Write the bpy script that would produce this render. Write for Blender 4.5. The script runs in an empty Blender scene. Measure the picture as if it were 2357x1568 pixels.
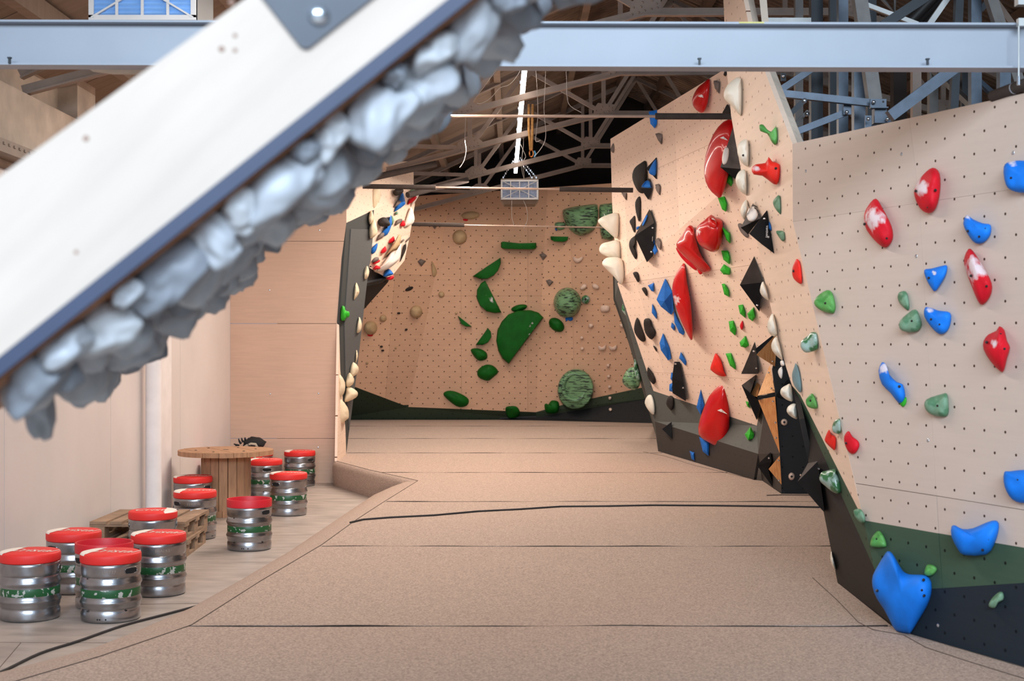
import bpy, bmesh, math, random
from mathutils import Vector, Matrix, noise
from mathutils.geometry import tessellate_polygon
random.seed(11)
PI = math.pi
scene = bpy.context.scene
COL = scene.collection

# ------------------------------------------------------------------ camera, world, lights, exposure
F, CX, CY, EYE = 3273.6, 1178.5, 784.0, 1.77
cam_d = bpy.data.cameras.new('camera')
cam = bpy.data.objects.new('camera', cam_d)
COL.objects.link(cam)
cam.location = (0, 0, EYE)
cam.rotation_euler = (PI / 2, 0, 0)
cam_d.sensor_width = 36.0
cam_d.lens = 50.0
cam_d.clip_start, cam_d.clip_end = 0.1, 200
cam_d.dof.use_dof = True
cam_d.dof.focus_distance = 12.5
cam_d.dof.aperture_fstop = 4.5
scene.camera = cam

world = bpy.data.worlds.new('world')
scene.world = world
world.use_nodes = True
world.node_tree.nodes['Background'].inputs[0].default_value = (0.55, 0.75, 1.0, 1)
world.node_tree.nodes['Background'].inputs[1].default_value = 0.35

def area(name, loc, rot, sx, sy, power, col):
    d = bpy.data.lights.new(name, 'AREA')
    d.shape = 'RECTANGLE'
    d.size, d.size_y, d.energy, d.color = sx, sy, power, col
    o = bpy.data.objects.new(name, d)
    o.location, o.rotation_euler = loc, rot
    COL.objects.link(o)
    return o
WARM = (1.0, 0.87, 0.76)
NEUT = (1.0, 0.90, 0.81)
COOL = (0.70, 0.85, 1.0)
area('daylight_gate', (-0.5, -7.0, 6.3), (PI / 2 - 0.34, 0, 0), 10.0, 4.0, 3100, COOL)
area('added_fill_near', (-0.9, 9.8, 4.3), (0, 0, 0), 0.12, 7.0, 165, NEUT)  # unseen lamp added to brighten the near right wall and the mat
area('added_fill_mid', (-0.55, 16.6, 4.05), (0, 0, 0), 0.12, 8.0, 285, WARM)  # added lamp without a visible fixture, lifts the tall wall and mid hall
area('added_fill_far_right', (1.7, 22.4, 4.75), (0, 0, 0), 0.12, 4.0, 80, WARM)  # unseen lamp, added so the far wall gets more light
area('added_fill_far_left', (-1.1, 22.8, 4.1), (0, 0, 0), 0.12, 3.4, 75, WARM)  # left partner, likewise added and unseen, for the far wall

scene.view_settings.view_transform = 'Standard'
scene.view_settings.look = 'None'
scene.view_settings.exposure = 0.0
scene.view_settings.gamma = 1.0
scene.view_settings.use_curve_mapping = False
scene.cycles.use_denoising = True
scene.cycles.max_bounces = 8
scene.cycles.sample_clamp_indirect = 6.0

# ------------------------------------------------------------------ helpers
def V(*a): return Vector(a)
def P(px, py, z):
    """a point of the hall at depth z that stands on the line of sight of photograph pixel (px, py)"""
    return Vector(((px - CX) / F * z, z, EYE + (CY - py) / F * z))
def floor_pt(px, py, Z=0.0):
    z = (EYE - Z) * F / (py - CY)
    return P(px, py, z)
def on_plane(px, py, co, no):
    d = Vector(((px - CX) / F, 1.0, (CY - py) / F))
    o = Vector((0, 0, EYE))
    t = (co - o).dot(no) / d.dot(no)
    return o + d * t
def plane3(a, b, c):
    n = (b - a).cross(c - a).normalized()
    if n.dot(Vector((0, 0, EYE)) - a) < 0: n = -n
    return a, n
def px_of(v):
    return (CX + v.x / v.y * F, CY - (v.z - EYE) / v.y * F)

def lin(c):
    r = []
    for x in c[:3]:
        x /= 255.0
        r.append(x / 12.92 if x <= 0.04045 else ((x + 0.055) / 1.055) ** 2.4)
    return (r[0], r[1], r[2], 1.0)

MATS = {}
def M(name, col, rough=0.6, metal=0.0, var=0.12, scale=9.0, bump=0.0, bscale=60.0, emit=0.0, coat=0.0, stretch=None, spec=0.5, rot=None):
    if name in MATS: return MATS[name]
    m = bpy.data.materials.new(name)
    m.use_nodes = True
    nt = m.node_tree
    b = nt.nodes['Principled BSDF']
    c = lin(col)
    b.inputs['Base Color'].default_value = c
    b.inputs['Roughness'].default_value = rough
    b.inputs['Metallic'].default_value = metal
    b.inputs['Specular IOR Level'].default_value = spec
    if coat: b.inputs['Coat Weight'].default_value = coat; b.inputs['Coat Roughness'].default_value = 0.05
    if emit:
        b.inputs['Emission Color'].default_value = c
        b.inputs['Emission Strength'].default_value = emit
    if var or bump:
        tc = nt.nodes.new('ShaderNodeTexCoord')
        src = tc.outputs['Object']
        if stretch:
            mp = nt.nodes.new('ShaderNodeMapping')
            if rot: mp.vector_type = 'TEXTURE'; mp.inputs['Rotation'].default_value = rot
            mp.inputs['Scale'].default_value = stretch
            nt.links.new(src, mp.inputs[0]); src = mp.outputs[0]
    if var:
        n = nt.nodes.new('ShaderNodeTexNoise')
        n.inputs['Scale'].default_value = scale
        n.inputs['Detail'].default_value = 5
        nt.links.new(src, n.inputs['Vector'])
        r = nt.nodes.new('ShaderNodeMapRange')
        r.inputs[1].default_value, r.inputs[2].default_value = 0.3, 0.7
        r.inputs[3].default_value, r.inputs[4].default_value = 1 - var, 1 + var
        nt.links.new(n.outputs[0], r.inputs[0])
        mx = nt.nodes.new('ShaderNodeVectorMath'); mx.operation = 'SCALE'
        mx.inputs[0].default_value = c[:3]
        nt.links.new(r.outputs[0], mx.inputs['Scale'])
        nt.links.new(mx.outputs[0], b.inputs['Base Color'])
    if bump:
        n2 = nt.nodes.new('ShaderNodeTexNoise')
        n2.inputs['Scale'].default_value = bscale
        n2.inputs['Detail'].default_value = 3
        nt.links.new(src, n2.inputs['Vector'])
        bp = nt.nodes.new('ShaderNodeBump')
        bp.inputs['Strength'].default_value = bump
        bp.inputs['Distance'].default_value = 0.01
        nt.links.new(n2.outputs[0], bp.inputs['Height'])
        nt.links.new(bp.outputs[0], b.inputs['Normal'])
    MATS[name] = m
    return m

def math_node(nt, op, a, b=None):
    n = nt.nodes.new('ShaderNodeMath'); n.operation = op
    for i, x in enumerate((a, b)):
        if x is None: continue
        if isinstance(x, (int, float)): n.inputs[i].default_value = x
        else: nt.links.new(x, n.inputs[i])
    return n.outputs[0]

def panel_mat(name, col, grain=0.1, dot=True, rough=0.6, radius=0.008, dotcol=(120, 84, 64), grain_u=True, tint=0.07, pitch=0.2):
    """climbing panel: plywood or paint, with the staggered 20 cm grid of bolt holes laid out in metres on its UV"""
    if name in MATS: return MATS[name]
    m = bpy.data.materials.new(name); m.use_nodes = True
    nt = m.node_tree; b = nt.nodes['Principled BSDF']
    b.inputs['Roughness'].default_value = rough
    b.inputs['Specular IOR Level'].default_value = 0.15
    uv = nt.nodes.new('ShaderNodeUVMap')
    sep = nt.nodes.new('ShaderNodeSeparateXYZ'); nt.links.new(uv.outputs[0], sep.inputs[0])
    mp = nt.nodes.new('ShaderNodeMapping')
    mp.inputs['Scale'].default_value = (1.6, 22, 1) if grain_u else (22, 1.6, 1)
    nt.links.new(uv.outputs[0], mp.inputs[0])
    n = nt.nodes.new('ShaderNodeTexNoise'); n.inputs['Scale'].default_value = 1.6; n.inputs['Detail'].default_value = 6; n.inputs['Roughness'].default_value = 0.65
    nt.links.new(mp.outputs[0], n.inputs['Vector'])
    n2 = nt.nodes.new('ShaderNodeTexNoise'); n2.inputs['Scale'].default_value = 1.3; n2.inputs['Detail'].default_value = 4
    nt.links.new(uv.outputs[0], n2.inputs['Vector'])
    oi = nt.nodes.new('ShaderNodeObjectInfo')
    f1 = math_node(nt, 'MULTIPLY', math_node(nt, 'SUBTRACT', n.outputs[0], 0.5), grain * 2)
    f2 = math_node(nt, 'MULTIPLY', math_node(nt, 'SUBTRACT', n2.outputs[0], 0.5), grain * 1.4)
    f3 = math_node(nt, 'MULTIPLY', math_node(nt, 'SUBTRACT', oi.outputs['Random'], 0.5), tint * 2)
    fac = math_node(nt, 'ADD', math_node(nt, 'ADD', math_node(nt, 'ADD', f1, f2), f3), 1.0)
    sc = nt.nodes.new('ShaderNodeVectorMath'); sc.operation = 'SCALE'
    sc.inputs[0].default_value = lin(col)[:3]
    nt.links.new(fac, sc.inputs['Scale'])
    out = sc.outputs[0]
    if dot:
        row = math_node(nt, 'DIVIDE', sep.outputs[1], 0.1)
        rf = math_node(nt, 'FLOOR', row)
        half = math_node(nt, 'MULTIPLY', math_node(nt, 'FLOORED_MODULO', rf, 2.0), 0.5)
        uu = math_node(nt, 'ADD', math_node(nt, 'DIVIDE', sep.outputs[0], pitch), half)
        fu = math_node(nt, 'MULTIPLY', math_node(nt, 'SUBTRACT', math_node(nt, 'FRACT', uu), 0.5), pitch)
        fv = math_node(nt, 'MULTIPLY', math_node(nt, 'SUBTRACT', math_node(nt, 'FRACT', row), 0.5), 0.1)
        d = math_node(nt, 'SQRT', math_node(nt, 'ADD', math_node(nt, 'MULTIPLY', fu, fu), math_node(nt, 'MULTIPLY', fv, fv)))
        msk = math_node(nt, 'LESS_THAN', d, radius)
        mix = nt.nodes.new('ShaderNodeMix'); mix.data_type = 'RGBA'
        nt.links.new(msk, mix.inputs['Factor'])
        nt.links.new(out, mix.inputs['A'])
        mix.inputs['B'].default_value = lin(dotcol)
        out = mix.outputs['Result']
    nt.links.new(out, b.inputs['Base Color'])
    MATS[name] = m
    return m

# ------------------------------------------------------------------ object builders
def chain_loc(o):
    p = Vector((0, 0, 0))
    while o is not None:
        p += o.location; o = o.parent
    return p
def link(o, parent=None):
    """meshes arrive with their vertices in hall coordinates; under a parent they are made local to it"""
    COL.objects.link(o)
    if parent is not None:
        off = chain_loc(parent)
        if off.length > 1e-9 and o.type == 'MESH': o.data.transform(Matrix.Translation(-off))
        o.parent = parent
    return o
def tag(o, label=None, cat=None, group=None, kind=None):
    if label: o['label'] = label
    if cat: o['category'] = cat
    if group: o['group'] = group
    if kind: o['kind'] = kind
    return o
def empty(name, loc=(0, 0, 0), label=None, cat=None, group=None, kind=None):
    o = bpy.data.objects.new(name, None)
    o.empty_display_size = 0.05
    o.location = loc
    COL.objects.link(o)
    return tag(o, label, cat, group, kind)
def mesh_obj(name, verts, faces, mat, parent=None, smooth=False, uvs=None):
    me = bpy.data.meshes.new(name)
    me.from_pydata([tuple(v) for v in verts], [], faces)
    if uvs:
        l = me.uv_layers.new(name='UVMap')
        for lp in me.loops: l.data[lp.index].uv = uvs[lp.vertex_index]
    if smooth: me.polygons.foreach_set('use_smooth', [True] * len(me.polygons))
    mats = mat if isinstance(mat, (list, tuple)) else [mat]
    for k in mats: me.materials.append(k)
    me.update()
    o = bpy.data.objects.new(name, me)
    return link(o, parent)
class MB:
    """collects shapes for one mesh"""
    def __init__(self): self.v, self.f = [], []
    def add(self, verts, faces):
        k = len(self.v); self.v += [Vector(v) for v in verts]; self.f += [tuple(i + k for i in f) for f in faces]
        return self
    def box(self, c, s, rot=None):
        c = Vector(c); vs = []
        for x in (-.5, .5):
            for y in (-.5, .5):
                for z in (-.5, .5):
                    q = Vector((x * s[0], y * s[1], z * s[2]))
                    if rot is not None: q = rot @ q
                    vs.append(c + q)
        return self.add(vs, [(0, 1, 3, 2), (4, 6, 7, 5), (0, 4, 5, 1), (2, 3, 7, 6), (0, 2, 6, 4), (1, 5, 7, 3)])
    def beam(self, a, b, w, h, up=(0, 1, 0)):
        """bar from a to b, w wide across `up` and h along `up`"""
        a, b = Vector(a), Vector(b)
        d = (b - a); L = d.length; d.normalize()
        u = Vector(up); s = d.cross(u)
        if s.length < 1e-4: u = Vector((1, 0, 0)); s = d.cross(u)
        s.normalize(); u = s.cross(d).normalized()
        R = Matrix((s, d, u)).transposed()
        return self.box((a + b) / 2, (w, L, h), R)
    def tube(self, pts, r, n=8, cap=True):
        pts = [Vector(p) for p in pts]; k = len(self.v); m = len(pts)
        prev = None
        for i, p in enumerate(pts):
            d = (pts[min(i + 1, m - 1)] - pts[max(i - 1, 0)]).normalized()
            s = d.cross(Vector((0, 0, 1))) if abs(d.z) < 0.95 else d.cross(Vector((0, 1, 0)))
            s.normalize(); u = s.cross(d).normalized()
            rr = r[i] if isinstance(r, (list, tuple)) else r
            for j in range(n):
                t = 2 * PI * j / n
                self.v.append(p + s * math.cos(t) * rr + u * math.sin(t) * rr)
        for i in range(m - 1):
            for j in range(n):
                self.f.append((k + i * n + j, k + i * n + (j + 1) % n, k + (i + 1) * n + (j + 1) % n, k + (i + 1) * n + j))
        if cap:
            self.f.append(tuple(k + j for j in range(n))[::-1]); self.f.append(tuple(k + (m - 1) * n + j for j in range(n)))
        return self
    def lathe(self, prof, n=40, c=(0, 0, 0), closed=False):
        k = len(self.v); c = Vector(c); m = len(prof)
        for r, z in prof:
            for j in range(n):
                t = 2 * PI * j / n
                self.v.append(c + Vector((r * math.cos(t), r * math.sin(t), z)))
        for i in range(m if closed else m - 1):
            a, b = k + i * n, k + ((i + 1) % m) * n
            for j in range(n): self.f.append((a + j, a + (j + 1) % n, b + (j + 1) % n, b + j))
        if not closed:
            self.f.append(tuple(k + j for j in range(n))[::-1]); self.f.append(tuple(k + (m - 1) * n + j for j in range(n)))
        return self
    def prism(self, poly, off):
        """poly: list of 3D points; off: vector"""
        n = len(poly); off = Vector(off)
        vs = [Vector(p) for p in poly] + [Vector(p) + off for p in poly]
        return self.add(vs, [tuple(range(n)), tuple(range(2 * n - 1, n - 1, -1))] + [(i, n + i, n + (i + 1) % n, (i + 1) % n) for i in range(n)])
    def dome(self, c, nrm, r, h, n=8, rings=3):
        c, nrm = Vector(c), Vector(nrm).normalized()
        s = nrm.orthogonal().normalized(); u = nrm.cross(s); k = len(self.v)
        for i in range(rings):
            a = i / rings * PI / 2
            for j in range(n):
                t = 2 * PI * j / n
                self.v.append(c + (s * math.cos(t) + u * math.sin(t)) * r * math.cos(a) + nrm * h * math.sin(a))
        self.v.append(c + nrm * h); top = len(self.v) - 1
        for i in range(rings - 1):
            for j in range(n): self.f.append((k + i * n + j, k + i * n + (j + 1) % n, k + (i + 1) * n + (j + 1) % n, k + (i + 1) * n + j))
        for j in range(n): self.f.append((k + (rings - 1) * n + j, k + (rings - 1) * n + (j + 1) % n, top))
        return self
    def build(self, name, mat, parent=None, smooth=False, fix=True, angle=None):
        me = bpy.data.meshes.new(name)
        me.from_pydata([tuple(v) for v in self.v], [], self.f)
        if fix:
            bm = bmesh.new(); bm.from_mesh(me); bmesh.ops.recalc_face_normals(bm, faces=bm.faces); bm.to_mesh(me); bm.free()
        if smooth: me.polygons.foreach_set('use_smooth', [True] * len(me.polygons))
        if angle is not None: me.set_sharp_from_angle(angle=angle)
        me.materials.append(mat); me.update()
        return link(bpy.data.objects.new(name, me), parent)

def copy_tree(o, parent=None):
    c = o.copy(); COL.objects.link(c)
    if parent is not None: c.parent = parent
    for ch in o.children: copy_tree(ch, c)
    return c

def text_verts(s, size, shear=0.0):
    cu = bpy.data.curves.new('t', 'FONT'); cu.body = s; cu.size = size; cu.shear = shear
    cu.align_x = 'CENTER'; cu.align_y = 'CENTER'; cu.resolution_u = 3
    o = bpy.data.objects.new('t', cu); COL.objects.link(o)
    bpy.context.view_layer.update()
    me = bpy.data.meshes.new_from_object(o.evaluated_get(bpy.context.evaluated_depsgraph_get()))
    vs = [v.co.copy() for v in me.vertices]; fs = [tuple(p.vertices) for p in me.polygons]
    bpy.data.objects.remove(o); bpy.data.curves.remove(cu); bpy.data.meshes.remove(me)
    return vs, fs

# ------------------------------------------------------------------ materials
m_ply = panel_mat('birch_ply', (236, 210, 189), 0.10)
m_ply_tall = panel_mat('birch_ply_tall', (236, 209, 189), 0.10)
m_ply_far = panel_mat('birch_ply_far', (205, 162, 132), 0.15, radius=0.011, tint=0.07, dotcol=(70, 46, 34))
m_ply_near = panel_mat('birch_ply_near', (200, 180, 166), 0.07, tint=0.05, pitch=0.14, radius=0.0068, dotcol=(66, 46, 38))
m_ply_plain = panel_mat('plain_ply', (199, 168, 147), 0.16, dot=False, tint=0.09)
m_green_paint = panel_mat('green_paint', (66, 86, 68), 0.10, pitch=0.14, dotcol=(25, 30, 25), tint=0.0)
m_dgreen_paint = panel_mat('dark_green_paint', (58, 68, 52), 0.10, dotcol=(20, 22, 20), tint=0.0)
m_navy_paint = panel_mat('navy_paint', (38, 45, 52), 0.12, pitch=0.14, dotcol=(14, 18, 24), tint=0.0)
m_grey_paint = panel_mat('grey_paint', (84, 86, 82), 0.10, dotcol=(60, 60, 58), tint=0.02)
m_dgrey_b = panel_mat('base_grey_paint', (48, 44, 42), 0.14, dotcol=(34, 32, 30), tint=0.0)
m_dgrey_paint = panel_mat('dark_grey_paint', (58, 53, 50), 0.14, dotcol=(30, 28, 26), tint=0.0)
m_black_paint = panel_mat('black_paint', (42, 42, 43), 0.12, dotcol=(14, 14, 14), tint=0.0)
m_lgrey_paint = panel_mat('pillar_grey_paint', (86, 87, 87), 0.06, dotcol=(70, 70, 70), tint=0.02)
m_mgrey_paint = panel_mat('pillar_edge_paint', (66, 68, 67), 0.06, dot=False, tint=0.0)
m_whitewall = M('white_plaster_panel', (216, 206, 201), 0.85, var=0.05, scale=1.2)
m_whitetrim = M('white_trim', (232, 226, 224), 0.7, var=0.06, scale=5)
m_concrete = M('old_concrete', (206, 189, 172), 0.95, var=0.22, scale=3.0, bump=0.6, bscale=18)
m_floor = M('polished_concrete', (164, 151, 141), 0.5, var=0.24, scale=2.6, bump=0.08, bscale=9, stretch=(1, 2.6, 1))
m_carpet = M('needle_felt_carpet', (180, 157, 142), 1.0, var=0.34, scale=105, bump=0.6, bscale=170, spec=0.1)
m_seam = M('carpet_seam_dark', (50, 42, 38), 1.0, var=0)
m_hem = M('carpet_hem_brown', (92, 76, 67), 1.0, var=0)
m_roof_tan = M('roof_panel_tan', (152, 131, 114), 0.9, var=0.14, scale=2.0, stretch=(0.6, 8, 1))
m_corr = M('corrugated_steel_rust', (126, 104, 88), 0.55, metal=0.4, var=0.35, scale=2.5)
m_truss = M('truss_grey_paint', (148, 130, 118), 0.55, var=0.14, scale=5)
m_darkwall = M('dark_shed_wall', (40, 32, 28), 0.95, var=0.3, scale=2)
m_ibeam = M('grey_blue_steel', (148, 153, 163), 0.45, var=0.05, scale=3)
m_bluesteel = M('galvanised_blue_steel', (76, 86, 99), 0.42, metal=0.3, var=0.18, scale=14)
m_darksteel = M('dark_blue_steel', (26, 31, 38), 0.5, metal=0.2, var=0.2, scale=10)
m_greysteel = M('weathered_grey_steel', (98, 94, 91), 0.5, metal=0.25, var=0.16, scale=12)
m_lightsteel = M('pale_steel', (178, 178, 176), 0.45, metal=0.2, var=0.1, scale=9)
m_zinc = M('zinc_bolt', (200, 205, 212), 0.25, metal=0.9, var=0)
m_foam = M('foam_tube_black', (58, 48, 43), 0.9, var=0.15, scale=20)
m_rod = M('bare_steel_rod', (176, 150, 134), 0.35, metal=0.4, var=0.1)
m_led = M('led_tube_light', (255, 246, 236), 0.4, var=0, emit=17.0)
m_white = M('white_plastic', (222, 220, 218), 0.5, var=0.03)
m_bluefilt = M('blue_filter_cloth', (140, 188, 242), 0.9, var=0.12, scale=6)
m_palefilt = M('pale_filter_cloth', (168, 180, 204), 0.9, var=0.2, scale=30)
m_blackbox = M('black_housing', (34, 31, 30), 0.5, var=0.1)
m_brownbox = M('brown_metal_housing', (124, 104, 88), 0.5, var=0.1)
m_wire = M('white_wire', (176, 166, 158), 0.5, var=0)
m_rope = M('tan_rope', (176, 130, 76), 0.9, var=0.3, scale=30)
m_beamwood = M('pale_spruce', (177, 162, 150), 0.6, var=0.07, scale=1.0, stretch=(1.6, 0.05, 0.05), rot=(0, -0.75, 0))
m_knot = M('spruce_knot', (128, 98, 84), 0.7, var=0.1)
m_plyedge = M('board_edge_navy', (30, 42, 70), 0.5, var=0.1)
m_boardface = M('brown_board_face', (168, 112, 76), 0.6, var=0.15)
m_plate = M('steel_plate_blue', (56, 60, 70), 0.5, metal=0.0, var=0.14, scale=9)
m_greyhold = M('pale_grey_resin', (166, 169, 175), 0.55, var=0.10, scale=14)
m_greyhold_dark = M('mid_grey_resin', (128, 132, 140), 0.55, var=0.12, scale=14)
m_greyhold_light = M('chalky_grey_resin', (184, 186, 190), 0.6, var=0.10, scale=14)
m_pallet = M('pallet_wood', (150, 122, 98), 0.9, var=0.28, scale=5, bump=0.3, bscale=30)
m_spool = M('spool_pine', (168, 126, 94), 0.75, var=0.2, scale=5, stretch=(6, 6, 1))
m_keg = M('keg_steel', (158, 159, 163), 0.29, metal=0.97, var=0.25, scale=7, bump=0.15, bscale=14)
m_slot = M('keg_slot_dark', (14, 14, 16), 0.8, var=0)
m_red_cush = M('red_vinyl', (226, 44, 40), 0.55, var=0.05)
m_red_ring = M('red_rubber_ring', (204, 30, 44), 0.5, var=0.05)
m_print = M('white_print', (236, 226, 214), 0.6, var=0)
m_bag = M('black_nylon', (22, 21, 24), 0.8, var=0.2)
m_beige = M('beige_cloth', (176, 164, 146), 0.9, var=0.1)
m_cable = M('black_cable', (40, 36, 36), 0.7, var=0.1)
m_bolt = M('bolt_hole_dark', (34, 28, 28), 0.6, var=0)
m_logo = M('white_logo', (238, 226, 216), 0.6, var=0)

def band_mat():
    m = bpy.data.materials.new('worn_green_band'); m.use_nodes = True
    nt = m.node_tree; b = nt.nodes['Principled BSDF']
    tc = nt.nodes.new('ShaderNodeTexCoord'); oi = nt.nodes.new('ShaderNodeObjectInfo')
    ad = nt.nodes.new('ShaderNodeVectorMath'); ad.operation = 'ADD'
    nt.links.new(tc.outputs['Object'], ad.inputs[0]); nt.links.new(oi.outputs['Location'], ad.inputs[1])
    n = nt.nodes.new('ShaderNodeTexNoise'); n.inputs['Scale'].default_value = 26; n.inputs['Detail'].default_value = 6
    nt.links.new(ad.outputs[0], n.inputs['Vector'])
    r = nt.nodes.new('ShaderNodeMapRange'); r.inputs[1].default_value, r.inputs[2].default_value = 0.575, 0.6
    nt.links.new(n.outputs[0], r.inputs[0])
    mix = nt.nodes.new('ShaderNodeMix'); mix.data_type = 'RGBA'
    mix.inputs['A'].default_value = lin((26, 82, 44)); mix.inputs['B'].default_value = lin((176, 176, 170))
    nt.links.new(r.outputs[0], mix.inputs['Factor']); nt.links.new(mix.outputs['Result'], b.inputs['Base Color'])
    b.inputs['Roughness'].default_value = 0.4
    return m
m_band = band_mat()

def hold_mat(name, col, rough=0.55, coat=0.0, chalk=False, marble=None, var=0.10, mscale=7.0, stretch=(1, 1, 1), lo=.46, hi=.56):
    m = bpy.data.materials.new(name); m.use_nodes = True
    nt = m.node_tree; b = nt.nodes['Principled BSDF']
    b.inputs['Roughness'].default_value = rough
    b.inputs['Specular IOR Level'].default_value = 0.22
    if coat: b.inputs['Coat Weight'].default_value = coat; b.inputs['Coat Roughness'].default_value = 0.08
    tc = nt.nodes.new('ShaderNodeTexCoord')
    n = nt.nodes.new('ShaderNodeTexNoise'); n.inputs['Scale'].default_value = mscale; n.inputs['Detail'].default_value = 5
    mp = nt.nodes.new('ShaderNodeMapping'); mp.inputs['Scale'].default_value = stretch
    nt.links.new(tc.outputs['Object'], mp.inputs[0]); nt.links.new(mp.outputs[0], n.inputs['Vector'])
    c = lin(col); c2 = lin(marble) if marble else tuple(min(1, x * (1 + var * 2)) for x in c[:3]) + (1,)
    c1 = c if marble else tuple(x * (1 - var) for x in c[:3]) + (1,)
    r = nt.nodes.new('ShaderNodeMapRange')
    r.inputs[1].default_value, r.inputs[2].default_value = (lo, hi) if marble else (0.35, 0.65)
    nt.links.new(n.outputs[0], r.inputs[0])
    mix = nt.nodes.new('ShaderNodeMix'); mix.data_type = 'RGBA'
    mix.inputs['A'].default_value = c1; mix.inputs['B'].default_value = c2
    nt.links.new(r.outputs[0], mix.inputs['Factor'])
    out = mix.outputs['Result']
    if chalk:
        at = nt.nodes.new('ShaderNodeAttribute'); at.attribute_name = 'chalk'
        n3 = nt.nodes.new('ShaderNodeTexNoise'); n3.inputs['Scale'].default_value = 22; n3.inputs['Detail'].default_value = 6
        nt.links.new(tc.outputs['Object'], n3.inputs['Vector'])
        s = math_node(nt, 'ADD', at.outputs['Fac'], math_node(nt, 'MULTIPLY', math_node(nt, 'SUBTRACT', n3.outputs[0], 0.5), 1.6))
        r3 = nt.nodes.new('ShaderNodeMapRange'); r3.inputs[1].default_value, r3.inputs[2].default_value = 0.45, 0.8
        r3.inputs[4].default_value = 0.85
        nt.links.new(s, r3.inputs[0])
        mx = nt.nodes.new('ShaderNodeMix'); mx.data_type = 'RGBA'
        nt.links.new(r3.outputs[0], mx.inputs['Factor']); nt.links.new(out, mx.inputs['A'])
        mx.inputs['B'].default_value = lin((226, 214, 214)); out = mx.outputs['Result']
    nt.links.new(out, b.inputs['Base Color'])
    MATS[name] = m
    return m
HM = {
    'red': hold_mat('hold_red', (196, 18, 34), 0.6, chalk=True),
    'orange': hold_mat('hold_red_orange', (214, 40, 30), 0.5, chalk=True),
    'glossy': hold_mat('volume_red_glossy', (184, 7, 10), 0.34, coat=0.35, chalk=True, var=0.06),
    'blue': hold_mat('hold_blue', (20, 112, 208), 0.6, chalk=True),
    'blued': hold_mat('hold_blue_deep', (30, 98, 176), 0.6, chalk=True),
    'green': hold_mat('hold_green_half', (6, 82, 14), 0.6, chalk=True, var=0.12),
    'lime': hold_mat('hold_bright_green', (48, 160, 40), 0.6),
    'sage': hold_mat('hold_sage', (84, 124, 92), 0.5, marble=(118, 150, 122), mscale=16),
    'grass': hold_mat('hold_grass', (70, 134, 62), 0.45, marble=(96, 160, 84), mscale=10),
    'marble': hold_mat('hold_marbled_green', (54, 104, 62), 0.3, coat=0.4, marble=(150, 172, 160), mscale=18),
    'hatch': hold_mat('hold_hatched_green', (112, 150, 108), 0.35, coat=0.25, marble=(46, 58, 50), mscale=5, stretch=(1.0, 3, 9), lo=.52, hi=.57),
    'steel': hold_mat('hold_grey_blue', (112, 138, 142), 0.5),
    'cream': hold_mat('hold_cream', (214, 196, 166), 0.5, var=0.05),
    'ivory': hold_mat('hold_ivory', (222, 214, 198), 0.5, var=0.04),
    'white': hold_mat('hold_white', (228, 218, 208), 0.55, var=0.05),
    'beige': hold_mat('hold_beige', (176, 148, 112), 0.6, var=0.06),
    'pink': hold_mat('hold_pale_pink', (214, 186, 168), 0.6, var=0.06),
    'black': hold_mat('hold_black', (40, 34, 31), 0.7, var=0.15),
    'vblack': hold_mat('volume_black', (24, 23, 24), 0.75, chalk=True, var=0.15),
    'vgrey': hold_mat('volume_chalky_grey', (92, 82, 76), 0.8, chalk=True, var=0.2),
    'vdark': hold_mat('volume_dark_brown', (60, 52, 47), 0.8, chalk=True, var=0.15),
    'grey': hold_mat('hold_grey', (112, 100, 94), 0.7, var=0.12),
    'vwood': hold_mat('volume_beech', (196, 136, 84), 0.55, marble=(180, 118, 70), mscale=6, stretch=(14, 14, 1.4)),
    'vwoodl': hold_mat('volume_beech_light', (232, 176, 124), 0.55, marble=(220, 160, 108), mscale=6, stretch=(14, 14, 1.4)),
}
def smooth_path(p, m=5):
    out = []; n = len(p)
    for i in range(n - 1):
        a, b, c, d = p[max(i - 1, 0)], p[i], p[i + 1], p[min(i + 2, n - 1)]
        for k in range(m):
            t = k / m
            out.append(tuple(0.5 * (2 * b[j] + (c[j] - a[j]) * t + (2 * a[j] - 5 * b[j] + 4 * c[j] - d[j]) * t * t + (3 * b[j] - a[j] - 3 * c[j] + d[j]) * t ** 3) for j in (0, 1)))
    return out + [p[-1]]

# ------------------------------------------------------------------ climbing walls: facets cut into panels
FACETS = {}          # wall key -> list of (plane point, plane normal, polygon in 3D)
def newell(p):
    n = Vector((0, 0, 0))
    for i in range(len(p)):
        a, b = p[i], p[(i + 1) % len(p)]
        n += Vector(((a.y - b.y) * (a.z + b.z), (a.z - b.z) * (a.x + b.x), (a.x - b.x) * (a.y + b.y)))
    return n.normalized()
def clip(poly, x0, y0, x1, y1):
    for ax, lim, sg in ((0, x0, 1), (0, x1, -1), (1, y0, 1), (1, y1, -1)):
        out = []
        for i in range(len(poly)):
            a, b = poly[i - 1], poly[i]
            ina, inb = (a[ax] - lim) * sg >= 0, (b[ax] - lim) * sg >= 0
            if ina != inb:
                t = (lim - a[ax]) / (b[ax] - a[ax])
                out.append((a[0] + (b[0] - a[0]) * t, a[1] + (b[1] - a[1]) * t))
            if inb: out.append(b)
        poly = out
        if len(poly) < 3: return []
    return poly
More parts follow.
